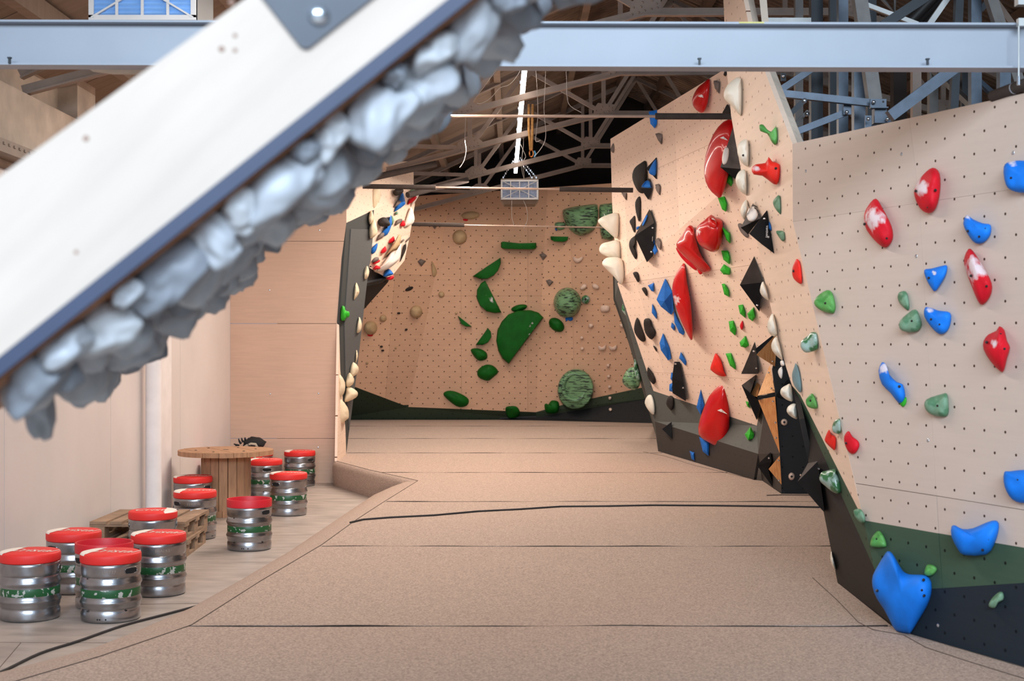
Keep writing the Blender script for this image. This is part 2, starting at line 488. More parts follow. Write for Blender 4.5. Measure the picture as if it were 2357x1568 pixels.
def facet(key, root, pts, mat, grid=None, thick=0.03, name='panel', off=(0.0, 0.0), reg=True, lift=0.0):
    pts = [Vector(p) for p in pts]
    n = newell(pts); c = sum(pts, Vector()) / len(pts)
    if n.dot(Vector((0, 0, EYE)) - c) < 0: n = -n; pts = pts[::-1]
    u = Vector((0, 0, 1)).cross(n)
    u = u.normalized() if u.length > 1e-3 else Vector((1, 0, 0))
    v = n.cross(u).normalized()
    if lift: pts = [p + n * lift for p in pts]; c = c + n * lift
    if reg: FACETS.setdefault(key, []).append((c, n, pts))
    p2 = [((p - c).dot(u), (p - c).dot(v)) for p in pts]
    o2 = (c.dot(u), c.dot(v))
    def piece(poly2, poly3):
        k = len(poly3)
        vs = poly3 + [p - n * thick for p in poly3]
        uv = [(a + o2[0], b + o2[1]) for a, b in poly2] * 2
        fs = [tuple(range(k)), tuple(range(2 * k - 1, k - 1, -1))] + [(i, k + i, k + (i + 1) % k, (i + 1) % k) for i in range(k)]
        return mesh_obj(name, vs, fs, mat, root, uvs=uv)
    if not grid:
        piece(p2, pts); return
    gw, gh = grid
    xs = [p[0] for p in p2]; ys = [p[1] for p in p2]
    g = 0.0012
    i0, i1 = math.floor((min(xs) - off[0]) / gw), math.floor((max(xs) - off[0]) / gw)
    j0, j1 = math.floor((min(ys) - off[1]) / gh), math.floor((max(ys) - off[1]) / gh)
    for i in range(i0, i1 + 1):
        for j in range(j0, j1 + 1):
            q = clip(p2, off[0] + i * gw + g, off[1] + j * gh + g, off[0] + (i + 1) * gw - g, off[1] + (j + 1) * gh - g)
            ar = 0.5 * abs(sum(q[k - 1][0] * q[k][1] - q[k][0] * q[k - 1][1] for k in range(len(q)))) if q else 0
            if ar < 0.003: continue
            piece(q, [c + u * a + v * b for a, b in q])
def wall_root(name, loc, label=None):
    return empty(name, loc, kind='structure')

# --- near right wall (A) and its narrow side face (B)
def zA(px): return 8.13 / (1 + 0.27 * (px - 1823) / 534.0)
def pA(px, py): return P(px, py, zA(px))
wr = wall_root('wall_right', (2.3, 7.0, 0.3))
A_GRID = dict(thick=0.03)
facet('A', wr, [pA(1824, 331), pA(2093, 272), pA(2116, 467), pA(1825, 510)], m_ply_near)
facet('A', wr, [pA(2093.4, 272), pA(2700, 140), pA(2700, 382), pA(2116.4, 467)], m_ply_near)
facet('A', wr, [pA(1825, 510.3), pA(2116, 467.3), pA(2155, 1141), pA(1968, 1112)], m_ply_near)
facet('A', wr, [pA(2116.4, 467.5), pA(2700, 382.4), pA(2700, 1229), pA(2155.4, 1141)], m_ply_near)
facet('A', wr, [pA(1968.5, 1113.5), pA(2155, 1142.5), pA(2160, 1228), pA(1988, 1198)], m_ply_near)
facet('A', wr, [pA(2156.5, 1142.5), pA(2700, 1230.5), pA(2700, 1319), pA(2161.5, 1228)], m_ply_near)
facet('A', wr, [pA(1988, 1198), pA(2160, 1228), pA(2168, 1354), pA(2032, 1363), pA(2012, 1308)], m_green_paint)
facet('A', wr, [pA(2161.5, 1228), pA(2700, 1319), pA(2700, 1320), pA(2169.5, 1354)], m_green_paint)
facet('A', wr, [pA(2032, 1363), pA(2700, 1320), pA(2700, 1634), pA(2065, 1451)], m_navy_paint)

R1, R2, R3, R4, R5 = pA(1825, 510), pA(1988, 1198), pA(2012, 1308), pA(2032, 1363), pA(2065, 1451)
cB1, nB1 = plane3(pA(1824, 331), pA(1825, 510), P(1692, 330, 9.85))
b1 = lambda x, y: on_plane(x, y, cB1, nB1)
B1 = [b1(1657, -60), b1(1700, -60), b1(1722, 50), b1(1757, 155), pA(1824, 331), R1, b1(1718, 458), b1(1694, 330), b1(1683, 268), b1(1672, 153), b1(1665, 0)]
facet('B', wr, B1, m_ply)
cB2, nB2 = plane3(b1(1718, 458), R1, R2)
b2 = lambda x, y: on_plane(x, y, cB2, nB2)
facet('B', wr, [b1(1718, 458), R1, R2, b2(1842, 910), b2(1823, 888), b2(1809, 844), b2(1789, 774), b2(1761, 648), b2(1740, 545)], m_ply)
cB3, nB3 = plane3(R2, b2(1842, 910), R3)
cB4, nB4 = plane3(R3, R5, floor_pt(1928, 1342, 0.3))
b4 = lambda x, y: on_plane(x, y, cB4, nB4)
B4e = [b4(1840, 965), b4(1860, 1060), b4(1880, 1120), b4(1896, 1180), b4(1928, 1342)]
def tri_facets(key, root, pts, mat, name='panel'):
    """a slightly twisted facet: split into flat triangles"""
    for t in tessellate_polygon([pts]): facet(key, root, [pts[i] for i in t], mat, name=name)
tri_facets('B', wr, [b2(1823, 888), b2(1842, 910), R2, R3], m_green_paint)
tri_facets('B', wr, [b2(1823, 888), R3, R4, R5] + B4e[::-1], m_dgrey_b)
# timber batten and edge board standing behind the cut edge of the tower
mb = MB()
e = [b1(1700, -60), b1(1722, 50), b1(1757, 155), pA(1824, 331)]
for i in range(3):
    a, b = e[i] - nB1 * 0.03, e[i + 1] - nB1 * 0.03
    mb.prism([a, b, b + Vector((0.045, 0.03, 0)), a + Vector((0.045, 0.03, 0))], (0.01, 0.12, 0.0))
mb.build('edge_batten', m_concrete, wr)
mesh_obj('back_board', [P(1742, -60, 9.3), P(1760, -60, 9.3), P(1778, 155, 9.3), P(1764, 155, 9.3), P(1742, -60, 9.36), P(1760, -60, 9.36), P(1778, 155, 9.36), P(1764, 155, 9.36)],
         [(0, 1, 2, 3), (7, 6, 5, 4), (0, 4, 5, 1), (1, 5, 6, 2), (2, 6, 7, 3), (3, 7, 4, 0)], m_concrete, wr)

for x, y in ((1855, 394), (2075, 355), (2332, 352), (2109, 590), (2136, 1014), (2159, 1440)):
    MB().dome(pA(x, y), (-.85, -.5, 0), 0.010, 0.003, 10, 2).build('screw', m_zinc, wr)
# --- tall middle right wall (C) with its kicker, side return and the dark corner recess (D)
wc = wall_root('wall_right.001', (2.2, 17.0, 0.3))
cC2, nC2 = plane3(P(1421, 652, 18.8), P(1742, 980, 15.4), P(1504, 900, 18.8))
c2 = lambda x, y: on_plane(x, y, cC2, nC2)
cC1, nC1 = plane3(P(1405, 320, 18.8), P(1421, 652, 18.8), c2(1665, 440))
c1 = lambda x, y: on_plane(x, y, cC1, nC1)
facet('C', wc, [c1(1405, 320), c1(1672, 157), c1(1730, 122), c1(1730, 396), c1(1665, 440), c1(1437, 638), c1(1421, 652), c1(1409, 470)], m_ply_tall, grid=(2.44, 1.22), off=(0.4, 0.2))
facet('C', wc, [c1(1421, 652), c1(1437, 638), c1(1665, 440), c2(1730, 383), c2(1830, 690), c2(1790, 850), c2(1750, 945), c2(1742, 980), c2(1504, 900)], m_ply_tall, grid=(2.44, 1.22), off=(0.1, 0.5))
k1, k2, k5, k6 = c2(1504, 900), c2(1742, 980), floor_pt(1515, 1039, 0.3), floor_pt(1735, 1105, 0.3)
kick = plane3(k5, k6, k6 + Vector((-0.03, -0.005, 0.4)))
k3, k4 = on_plane(1745, 1045, *kick), on_plane(1507, 970, *kick)
tri_facets('C', wc, [k1, k2, k3, k4], m_grey_paint)
facet('C', wc, [k4, k3, k6, k5], m_dgrey_paint)
# grey return between the far wall and the left edge of C
e0, e1, e2 = c1(1413, 560), c1(1421, 652), P(1507, 970, 18.72)
facet('E', wc, [P(1409, 560, 18.85), P(1421, 652, 18.82), P(1504, 900, 18.82), k4, k5, P(1509, 1000, 22.0), P(1503, 962, 24.0), P(1478, 885, 21.0), P(1447, 790, 20.2), P(1412, 690, 19.6)], m_grey_paint, thick=0.02)
d_t, d_m = c2(1750, 940), P(1744, 1045, k3.y)
tri_facets('D', wc, [k2, c2(1750, 940), P(1758, 958, 14.9), k3], m_grey_paint)
tri_facets('D', wc, [c2(1750, 940), P(1786, 880, 13.9), P(1788, 934, 13.75), P(1795, 1044, 13.7), P(1799, 1136, 13.68), floor_pt(1754, 1106, 0.3), k3, P(1758, 958, 14.9)], m_dgrey_paint)
facet('D', wc, [P(1778, 850, 13.68), P(1800, 770, 13.68), P(1900, 760, 13.68), P(1930, 1137, 13.68), P(1799, 1137, 13.68), P(1795, 1044, 13.68), P(1787, 920, 13.68)], m_black_paint)

# --- far back wall
wb = wall_root('wall_back', (0, 26.4, 0.3))
ZT = 26.0
f1, f2 = P(940, 937, 26.3), P(1233, 949, 26.3)
cK, nK = plane3(f1, f2, P(1150, 450, 25.75))
kk = lambda x, y: on_plane(x, y, cK, nK)
T1, T2 = kk(1042, 430), kk(1262, 430)
cKL, nKL = plane3(f1, T1, P(800, 890, 25.7))
kl = lambda x, y: on_plane(x, y, cKL, nKL)
cKR, nKR = plane3(f2, T2, P(1470, 893, 25.8))
kr = lambda x, y: on_plane(x, y, cKR, nKR)
def shrink_top(x): return 452 - (x - 954) * 0.066
facet('K', wb, [f1, f2, kk(1260, shrink_top(1260)), kk(1040, shrink_top(1040))], m_ply_far, grid=(1.22, 2.44), off=(-0.45, 0.1))
facet('K', wb, [kl(770, 873), f1, kk(1040, shrink_top(1040)), kl(820, shrink_top(820))], m_ply_far, grid=(1.22, 2.44), off=(0.1, 0.4))
facet('K', wb, [f2, kr(1300, 931), kr(1512, 885), kr(1480, shrink_top(1480)), kk(1260, shrink_top(1260))], m_ply_far, grid=(1.22, 2.44), off=(-0.3, 0.2))
g0, g1, g2, g3 = floor_pt(760, 966, 0.3), floor_pt(1150, 966, 0.3), floor_pt(1235, 966, 0.3), floor_pt(1515, 973, 0.3)
tri_facets('K', wb, [kl(770, 873), f1, f2, g2, g1, g0], m_dgreen_paint)
tri_facets('K', wb, [f2, kr(1300, 931), kr(1512, 885), kr(1495, 917), P(1235, 961, 26.35)], m_dgreen_paint)
tri_facets('K', wb, [P(1150, 965, 26.38), P(1235, 961, 26.34), kr(1495, 917), kr(1530, 912), floor_pt(1530, 975, 0.3), g1], m_black_paint)

# --- left side: flat plywood end wall, grey pillar, overhang
wl = wall_root('wall_left.001', (-2.8, 17.66, 0))
zl = 17.66
for y0, y1 in ((300, 555), (556, 744.5), (745.5, 1009), (1010, 1112.5)):
    xr = [797.5 if y < 515 else (797 - (y - 515) / 230 * 16 if y < 745 else 781 - (y - 745) / 367 * 11) for y in (y0, y1)]
    pr = [P(530, y0, zl), P(xr[0], y0, zl)]
    if y0 < 515 < y1: pr.append(P(797, 515, zl))
    pr += [P(xr[1], y1, zl), P(530, y1, zl)]
    facet('LP', wl, pr, m_ply_plain, thick=0.04)
for x, y in ((735, 530), (620, 668), (622, 907), (733, 906), (732, 1030)):
    MB().dome(P(x, y, zl - 0.001), (0, -1, 0), 0.011, 0.004, 8, 2).build('screw', m_zinc, wl)
q1, q2, q3, q4 = P(797.5, 513, zl), P(861, 483, 18.9), P(952, 440, 20.6), P(952, 372, 20.4)
facet('L1', wl, [P(797.5, 330, zl), q1, q2, on_plane(861, 330, *plane3(q1, q2, P(797.5, 330, zl)))], m_ply)
facet('L1', wl, [on_plane(861, 372, *plane3(q1, q2, P(797.5, 330, zl))), q2, q3, q4], m_ply)
cL2, nL2 = plane3(q1, q2, floor_pt(797, 1046, 0.3))
l2 = lambda x, y: on_plane(x, y, cL2, nL2)
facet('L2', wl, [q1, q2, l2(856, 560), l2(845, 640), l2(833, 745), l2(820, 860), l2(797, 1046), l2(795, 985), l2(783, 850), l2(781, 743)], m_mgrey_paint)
tri_facets('L2w', wl, [P(780.5, 743, zl), l2(783, 850), l2(795, 985), floor_pt(797, 1046, 0.3), floor_pt(776, 1062, 0.3)], m_ply)
facet('L2', wl, [l2(x, y) for x, y in ((806, 527), (857.5, 528), (855, 560), (844, 640), (832, 745), (819, 860), (802, 990), (794, 870), (791, 745))], m_lgrey_paint, lift=0.012, thick=0.012, name='raised_panel')
o1, o2, o3, o4 = q2, q3, P(938, 575, 20.9), P(895, 643, 20.2)
tri_facets('L3', wl, [q2, q3, P(955, 470, 20.8), P(944, 540, 20.9), P(931, 600, 20.7), P(896, 643, 20.2), P(864, 625, 19.6), P(850, 616, 19.32), P(856, 560, 19.2)], m_ply)
tri_facets('L4', wl, [P(850, 616, 19.32), P(864, 625, 19.6), P(896, 643, 20.2), P(893, 650, 20.6), P(838, 712, 21.2), P(843, 650, 19.4)], m_darkwall)  # overhang underside: its shade is put into the colour by the dark material
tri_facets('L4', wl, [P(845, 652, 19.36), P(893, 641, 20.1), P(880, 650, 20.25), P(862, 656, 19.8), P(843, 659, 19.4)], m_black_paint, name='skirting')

# --- left side wall of the hall
wlw = wall_root('wall_left', (-3.5, 10, 0))
X0 = -3.5
for i, (y0, y1) in enumerate(((2.0, 4.6), (4.61, 7.2), (7.21, 9.8), (9.81, 12.4), (12.41, 15.0), (15.01, 17.66))):
    mesh_obj('plaster_board', *(lambda m: (m.v, m.f))(MB().box((X0 - 0.03, (y0 + y1) / 2, 1.475), (0.06, y1 - y0, 2.95))), m_whitewall, wlw)
MB().box((X0 - 0.23, 10, 3.25), (0.42, 16, 0.62)).build('concrete_beam', m_concrete, wlw)
MB().box((X0 - 0.42, 14.5, 3.9), (0.4, 25, 1.2)).build('concrete_upstand', m_concrete, wlw)
for y in (5.3, 8.6, 11.9, 15.2):
    MB().box((X0 - 0.2, y, 3.75), (0.28, 0.5, 0.6)).build('concrete_block', m_concrete, wlw)
tr = MB()
tr.box((X0 + 0.07, 9.5, 3.02), (0.14, 15.0, 0.012)).box((X0 + 0.14, 9.5, 3.06), (0.006, 15.0, 0.09)).box((X0 + 0.01, 9.5, 3.06), (0.006, 15.0, 0.09))
for k in range(150): tr.box((X0 + 0.146, 2.2 + k * 0.1, 3.075), (0.008, 0.03, 0.018))
ct = tr.build('cable_tray', m_brownbox)
tag(ct, 'perforated metal cable tray running along top of white left wall', 'cable tray')
cb = MB()
for k in range(4): cb.tube([(X0 + 0.03 + k * 0.03, 2.2 + j * 1.5, 3.05 + 0.01 * math.sin(j * 2 + k)) for j in range(11)], 0.012, 6)
cb.build('cable_bundle', m_cable, ct)
pil = MB().box((X0 + 0.03, 14.16, 1.47), (0.06, 0.42, 2.94)).build('trim_1', m_whitetrim, None); tag(pil, kind='structure')
pp = MB().tube([(X0 + 0.11, 13.45, 0.0), (X0 + 0.11, 13.45, 2.94)], 0.075, 20).build('wall_pipe', m_whitetrim, None, smooth=True, angle=0.6)
tag(pp, 'white painted vertical pipe on the left wall behind the pallets', 'pipe')

# --- floor, mat
fl = MB().box((2.2, 12, -0.05), (12.6, 34, 0.1)).build('floor', m_floor); tag(fl, kind='structure')
top = [(775, 1062), (850, 1082), (962, 1107), (880, 1158), (820, 1197), (740, 1255), (600, 1338), (440, 1440), (230, 1512), (0, 1580), (-300, 1660)]
bot = [(771, 1113), (808, 1131), (845, 1150), (800, 1181), (758, 1210), (655, 1280), (550, 1343), (440, 1404), (205, 1508), (0, 1557), (-300, 1625)]
MT = [floor_pt(x, y, 0.3) for x, y in top]; MBt = [floor_pt(x, y, 0.0) for x, y in bot]
for i in range(8, 11): MBt[i] = floor_pt(bot[i][0], bot[i][1], 0.0)
mat_root = empty('crash_mat', (0, 12, 0), 'brown felt crash mat covering the hall floor with ramped left edge and dark seams', 'mat')
outline = [floor_pt(797, 1046.5, 0.3), MT[0]] + MT[1:] + [Vector((3.2, MT[-1].y, 0.3)), pA(2700, 1634), floor_pt(2066, 1452, 0.3), floor_pt(1928, 1342, 0.3), Vector((2.95, 12.0, 0.3)), floor_pt(1930, 1137.2, 0.3),
    floor_pt(1799, 1137.2, 0.3), floor_pt(1754, 1106.5, 0.3), floor_pt(1735, 1105, 0.3), floor_pt(1515, 1039, 0.3), floor_pt(1516, 973, 0.3), floor_pt(1150, 966.5, 0.3), floor_pt(780, 966.5, 0.3)]
for p in outline: p.z = 0.3
o2d = [(p.x, p.y) for p in outline]
seams = [3.0, 7.32, 10.16, 12.97, 15.83, 18.58, 21.3, 24.4, 26.45]
def mat_strip(y0, y1):
    q = clip(o2d, -9, y0 + 0.011, 9, y1 - 0.011)
    if not q: return
    # subdivide the long edges so that the seam wobbles a little
    pts = []
    for i in range(len(q)):
        a, b = q[i], q[(i + 1) % len(q)]
        pts.append(a)
        if abs(a[1] - b[1]) < 1e-4 and abs(a[0] - b[0]) > 1:
            k = 14
            for j in range(1, k):
                x = a[0] + (b[0] - a[0]) * j / k
                pts.append((x, a[1] + 0.012 * math.sin(x * 2.3 + a[1]) * (1 if a[1] > y0 + 0.5 else -1)))
    k = len(pts)
    vs = [Vector((x, y, 0.3)) for x, y in pts] + [Vector((x, y, 0.27)) for x, y in pts]
    mesh_obj('carpet_strip', vs, [tuple(range(k)), tuple(range(2 * k - 1, k - 1, -1))] + [(i, k + i, k + (i + 1) % k, (i + 1) % k) for i in range(k)], m_carpet, mat_root)
for a, b in zip(seams[:-1], seams[1:]): mat_strip(a, b)
for i, ys in enumerate(seams[1:-1]):
    q = clip(o2d, -9, ys - 0.02, 9, ys + 0.02)
    x0, x1 = min(p[0] for p in q) + 0.02, max(p[0] for p in q) - 0.02
    MB().tube([(x0 + (x1 - x0) * j / 30, ys + 0.010 * math.sin(x0 + j * .5 + i), 0.298 + 0.002 * math.sin(j * 1.1)) for j in range(31)], 0.005, 5).build('seam_welt', m_seam, mat_root)
k = len(o2d)
mesh_obj('mat_core', [Vector((x, y, 0.286)) for x, y in o2d], [tuple(range(k))], m_seam, mat_root)
rows = []
for a, b in zip(MT, MBt):
    inn = (a - b); inn.z = 0
    i_ = len(rows); steep = False
    hz = lambda f, z: Vector((a.x + (b.x - a.x) * f, a.y + (b.y - a.y) * f, z))
    rows.append([a, hz(.35, .292), hz(.7, .255), hz(.95, .14), b] if steep else [a, hz(.22, .272), hz(.5, .19), hz(.85, .07), b])
def sm(rows, n=4):
    out = []
    for i in range(len(rows) - 1):
        for j in range(n):
            t = j / n
            out.append([p.lerp(q, t) for p, q in zip(rows[i], rows[i + 1])])
    out.append(rows[-1]); return out
def skirt(rr, name):
    rr = sm(rr); vs = [p for r in rr for p in r]; m = 5
    fs = [(i * m + j, i * m + j + 1, (i + 1) * m + j + 1, (i + 1) * m + j) for i in range(len(rr) - 1) for j in range(m - 1)]
    o = mesh_obj(name, vs, fs, m_carpet, mat_root, smooth=True)
    bm = bmesh.new(); bm.from_mesh(o.data); bmesh.ops.recalc_face_normals(bm, faces=bm.faces); bm.to_mesh(o.data); bm.free()
wall_rows = []
for a in MT[:3]:
    o_ = Vector((-0.9, -0.42, 0))
    wall_rows.append([a, a + o_ * 0.035 + Vector((0, 0, -0.012)), a + o_ * 0.055 + Vector((0, 0, -0.06)), a + o_ * 0.05 + Vector((0, 0, -0.2)), a + o_ * 0.03 + Vector((0, 0, -0.3))])
a = MT[0]; bk = Vector((0.25, 0.25, 0))
wall_rows.insert(0, [p + Vector((-0.01, 0.24, 0)) for p in wall_rows[0]])
skirt(wall_rows, 'mat_edge'); skirt(rows[2:], 'mat_edge')
hem = MB()
hem.tube([p + Vector((0.0, 0, 0.002)) for p in [MT[2]] + MT[3:]], 0.0024, 5)
hem.tube([p + Vector((0, 0, 0.002)) for p in MT[:3]], 0.0024, 5)
hem.tube([floor_pt(x, y, 0.302) for x, y in ((1870, 1330), (1925, 1380), (1975, 1432), (2010, 1450), (2080, 1462), (2130, 1490), (2220, 1520), (2357, 1562), (2450, 1590))], 0.0024, 5)
hem.tube([floor_pt(x, y, 0.302) for x, y in ((1480, 1040), (1530, 1050), (1600, 1072), (1660, 1086), (1735, 1104))], 0.0024, 5)
hem.tube([floor_pt(x, y, 0.302) for x, y in ((1765, 1141), (1800, 1140), (1880, 1141))], 0.008, 5)
hem.build('hem_stitching', m_hem, mat_root)
cbl = MB().tube([floor_pt(x, y, 0.308) for x, y in ((806, 1203), (835, 1196), (900, 1191), (1000, 1186), (1100, 1177), (1200, 1172), (1290, 1166), (1400, 1165), (1500, 1163), (1650, 1164), (1800, 1166), (1905, 1168))], 0.008, 6).build('seam_cable', m_cable)
tag(cbl, 'thin black cable lying across the brown crash mat at mid distance', 'cable')
cbl = MB().tube([floor_pt(x, y, 0.009) for x, y in smooth_path(((-260, 1640), (-100, 1585), (0, 1548), (90, 1505), (180, 1476), (280, 1441), (370, 1417), (450, 1396), (482, 1387), (520, 1362)))], 0.008, 8).build('floor_cable', m_cable)
tag(cbl, 'black cable on the concrete floor along the front mat edge', 'cable')

for a_, b_ in (((-60, 1479), (335, 1481)), ((-20, 1560), (48, 1480)), ((300, 1392), (560, 1388))):
    MB().tube([floor_pt(a_[0], a_[1], 0.0), floor_pt(b_[0], b_[1], 0.0)], 0.0022, 5).build('floor_joint', m_hem, fl)
# --- ceiling: roof slopes, purlins, gable, side wall
ce = empty('ceiling', (2.2, 14, 6.5), kind='structure')
SL = 0.45
def roofz(x): return 3.93 + SL * (x + 3.55) if x <= 2.2 else 3.93 + SL * (5.75 - (x - 2.2))
y = 2.0; ci = 0
while y < 30:
    a, b = Vector((-4.4, y, roofz(-4.4) )), Vector((0.12, y, roofz(0.12)))
    MB().prism([a, b, b + Vector((0, 1.085, 0)), a + Vector((0, 1.085, 0))], (0, 0, 0.05)).build('roof_panel', m_roof_tan, ce)
    y += 1.1; ci += 1
def corrug(x0, x1, nm):
    vs, fs = [], []; n = 0; yy = 2.0
    while yy < 30:
        for k, h in enumerate((0, 0, 0.05, 0.05)):
            yk = yy + (0, 0.05, 0.075, 0.125)[k]
            vs += [Vector((x0, yk, roofz(x0) + h)), Vector((x1, yk, roofz(x1) + h))]
        yy += 0.15
    m = len(vs) // 2
    fs = [(2 * i, 2 * i + 1, 2 * i + 3, 2 * i + 2) for i in range(m - 1)]
    mesh_obj(nm, vs, fs, m_corr, ce)
corrug(0.12, 2.2, 'corrugated_sheet'); corrug(2.2, 8.4, 'corrugated_sheet')
for x in (-3.2, -2.2, -1.2, -0.2, 0.9, 1.9, 2.6, 3.9, 5.2, 6.5):
    MB().box((x, 16, roofz(x) - 0.09), (0.09, 28, 0.14)).build('purlin', m_roof_tan if x < 0 else m_corr, ce)
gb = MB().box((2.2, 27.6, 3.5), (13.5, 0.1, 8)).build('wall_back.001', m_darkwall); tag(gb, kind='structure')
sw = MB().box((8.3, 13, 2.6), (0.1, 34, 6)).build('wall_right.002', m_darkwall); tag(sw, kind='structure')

dct = MB().tube([P(196, 151, 6.402), P(215, 152, 6.402), P(260, 153, 6.402), P(520, 153, 6.402)], [.004, .026, .036, .040], 16).build('air_duct', m_concrete, None, smooth=True, angle=.8)
tag(dct, 'cream rounded duct end peeping out under the girder at upper left', 'duct')
# ------------------------------------------------------------------ roof trusses
def make_truss():
    r = empty('roof_truss')
    S, GL, GR = Vector((-3.58, 0, 3.60)), Vector((-0.575, 0, 4.40)), Vector((1.25, 0, 4.87))
    R = Vector((2.2, 0, 6.40))
    zt = lambda x: 3.72 + (x + 3.55) * 0.466
    tn = {x: Vector((x, 0, zt(x))) for x in (-2.0, -0.575, 0.2, 1.25)}
    mir = lambda v: Vector((4.4 - v.x, v.y, v.z))
    def chord(name, a, b):
        mb = MB().beam(a, b, 0.012, 0.085, up=(0, 0, 1)) if False else MB()
        d = (b - a).normalized(); up = Vector((0, 1, 0)).cross(d); up = up if up.z > 0 else -up
        mb.beam(a, b, 0.075, 0.014, up=up)
        mb.v = [v - up * 0.035 if i < 8 else v for i, v in enumerate(mb.v)]
        mb.beam(a, b, 0.014, 0.07, up=up)
        return mb.build(name, m_truss, r)
    chord('bottom_chord', GR, mir(GR))
    for f in (lambda v: v, mir):
        chord('bottom_chord', f(S), f(GL)); chord('bottom_chord', f(GL), f(GR))
        chord('top_chord', f(Vector((-3.6, 0, 3.72))), f(R))
        for a, b in ((GL, tn[-2.0]), (GL, tn[-0.575]), (GL, tn[0.2]), (GR, tn[0.2]), (GR, tn[1.25]), (GR, R)):
            a2, b2 = f(a), f(b)
            MB().beam(a2 + Vector((0, 0.02, 0)), b2 + Vector((0, 0.02, 0)), 0.045, 0.055, up=Vector((0, 1, 0)).cross((b2 - a2).normalized())).build('web_bar', m_truss, r)
        for g, pl in ((GL, [(-.17, -.07), (.17, .02), (.17, .09), (.08, .15), (-.06, .14), (-.17, .06)]), (GR, [(-.15, -.06), (.0, -.03), (.15, -.03), (.15, .12), (-.08, .14), (-.13, .07)]),
                      (tn[0.2], [(-.13, -.08), (.0, -.14), (.13, -.02), (.13, .07), (-.13, -.05)])):
            ps = [f(g + Vector((a, -0.012, b))) for a, b in pl]
            gu = MB().prism(ps, (0, 0.024, 0)).build('gusset_plate', m_truss, r)
            rv = MB()
            for (a, b) in [(-.17, -.04), (-.08, -.015), (.0, .01), (.09, .03), (.17, .05), (-.15, .05), (-.03, .12), (.1, .14), (.16, .1), (-.05, .06)]:
                rv.dome(f(g + Vector((a * .7, -0.012, b * .7))), (0, -1, 0), 0.013, 0.011, 6, 2)
            ro = rv.build('rivets', m_truss, gu, smooth=True); ro['kind'] = 'stuff'
    return r
tr0 = make_truss()
tdesc = ['nearest one, its foot on the left concrete ledge', 'second from the camera, above the steel girder',
         'third from the camera, just below the girder', 'fourth from the camera, crossing the light strip',
         'fifth from the camera, at the light strip end', 'farthest one, right before the far plywood wall']
for i, (y, d) in enumerate(zip((10.4, 13.4, 16.4, 19.4, 22.6, 25.15), tdesc)):
    t = tr0 if i == 0 else copy_tree(tr0)
    t.location.y = y
    tag(t, 'brown grey riveted roof truss, ' + d, 'roof truss', 'riveted roof trusses under the pitched roof')

# ------------------------------------------------------------------ near steel girder
def girder():
    r = empty('steel_girder', (0, 6.3, 3.0), 'pale blue grey steel I-beam spanning the whole hall above the near wall', 'beam')
    z = 6.3
    a0, a1 = P(-260, 50, z), P(2640, 59, z)
    h = 103 / F * z
    d = (a1 - a0)
    def bar(y0, y1, t0, t1, nm):
        vs = []
        for p in (a0, a1):
            for yy in (y0, y1):
                for t in (t0, t1): vs.append(p + Vector((0, yy, -h * t)))
        return MB().add(vs, [(0, 1, 3, 2), (4, 6, 7, 5), (0, 4, 5, 1), (2, 3, 7, 6), (0, 2, 6, 4), (1, 5, 7, 3)]).build(nm, m_ibeam, r)
    bar(0.0, 0.008, 0.03, 0.97, 'web'); bar(-0.05, 0.058, 0.0, 0.045, 'top_flange'); bar(-0.05, 0.058, 0.955, 1.0, 'bottom_flange')
    for px, py in ((22, 140), (1610, 142), (2135, 143)):
        c = P(px, py, z - 0.055)
        MB().box(c, (0.010, 0.010, 0.024)).box(c + Vector((0, 0.0, 0.013)), (0.016, 0.016, 0.006)).build('beam_clamp', m_darksteel, r)
    MB().box(P(1730, 52, z - 0.052), (0.11, 0.003, 0.006)).build('yellow_mark', M('yellow_tape', (206, 196, 120), 0.7), r)
girder()
hr = empty('hanging_rod', P(2345, 195, 6.15), 'thin steel rod with clamp hanging from the right end of the girder', 'rod')
MB().tube([P(2345, 60, 6.2), P(2345, 196, 6.2)], 0.004, 8).build('rod', m_lightsteel, hr)
MB().tube([P(2344.5, 176, 6.2), P(2344.5, 196, 6.2)], 0.008, 10).build('turnbuckle', m_zinc, hr)
MB().box(P(2350, 52, 6.22), (0.03, 0.03, 0.034)).build('beam_clip', m_lightsteel, hr)
MB().box(P(2352, -30, 6.45), (0.05, 0.05, 0.17)).build('hanger_post', m_lightsteel, hr)
ft = MB().tube([P(2285, 222, 6.6), P(2335, 203, 6.45), P(2460, 158, 6.1)], 0.027, 14).build('foam_tube', m_foam, None, smooth=True, angle=0.7)
tag(ft, 'dark foam padded pipe above the top right corner of the near wall', 'padded pipe')
MB().tube([P(2334, 203.4, 6.452), P(2336, 202.6, 6.446)], 0.0275, 14).build('tape_ring', m_ibeam, ft)

# ------------------------------------------------------------------ horizontal tie bars with foam sleeves
def tie_bar(label, a, b, sleeves, r0=0.012, r1=0.034):
    t = empty('tie_bar', a, label, 'tie bar', 'steel tie bars with black foam sleeves')
    MB().tube([a, b], r0, 8).build('rod', m_rod, t, smooth=True, angle=0.7)
    for s, e in sleeves: MB().tube([a.lerp(b, s), a.lerp(b, e)], r1, 12).build('foam_sleeve', m_foam, t, smooth=True, angle=0.7)
tie_bar('highest steel tie bar, with one foam sleeve at right', P(900, 267, 13.4), P(1700, 268, 13.4), [(0.76, 1.0)], 0.014, 0.03)
tie_bar('steel tie bar with foam sleeves at both ends, in front of the hanging filter box', P(835, 429, 17.5), P(1457, 438, 17.5), [(0, 0.27), (0.728, 1)], 0.012, 0.030)
tie_bar('lowest steel tie bar near the far wall, with one foam sleeve at left', P(940, 516, 21.0), P(1392, 524, 21.0), [(0, 0.285)], 0.011, 0.029)
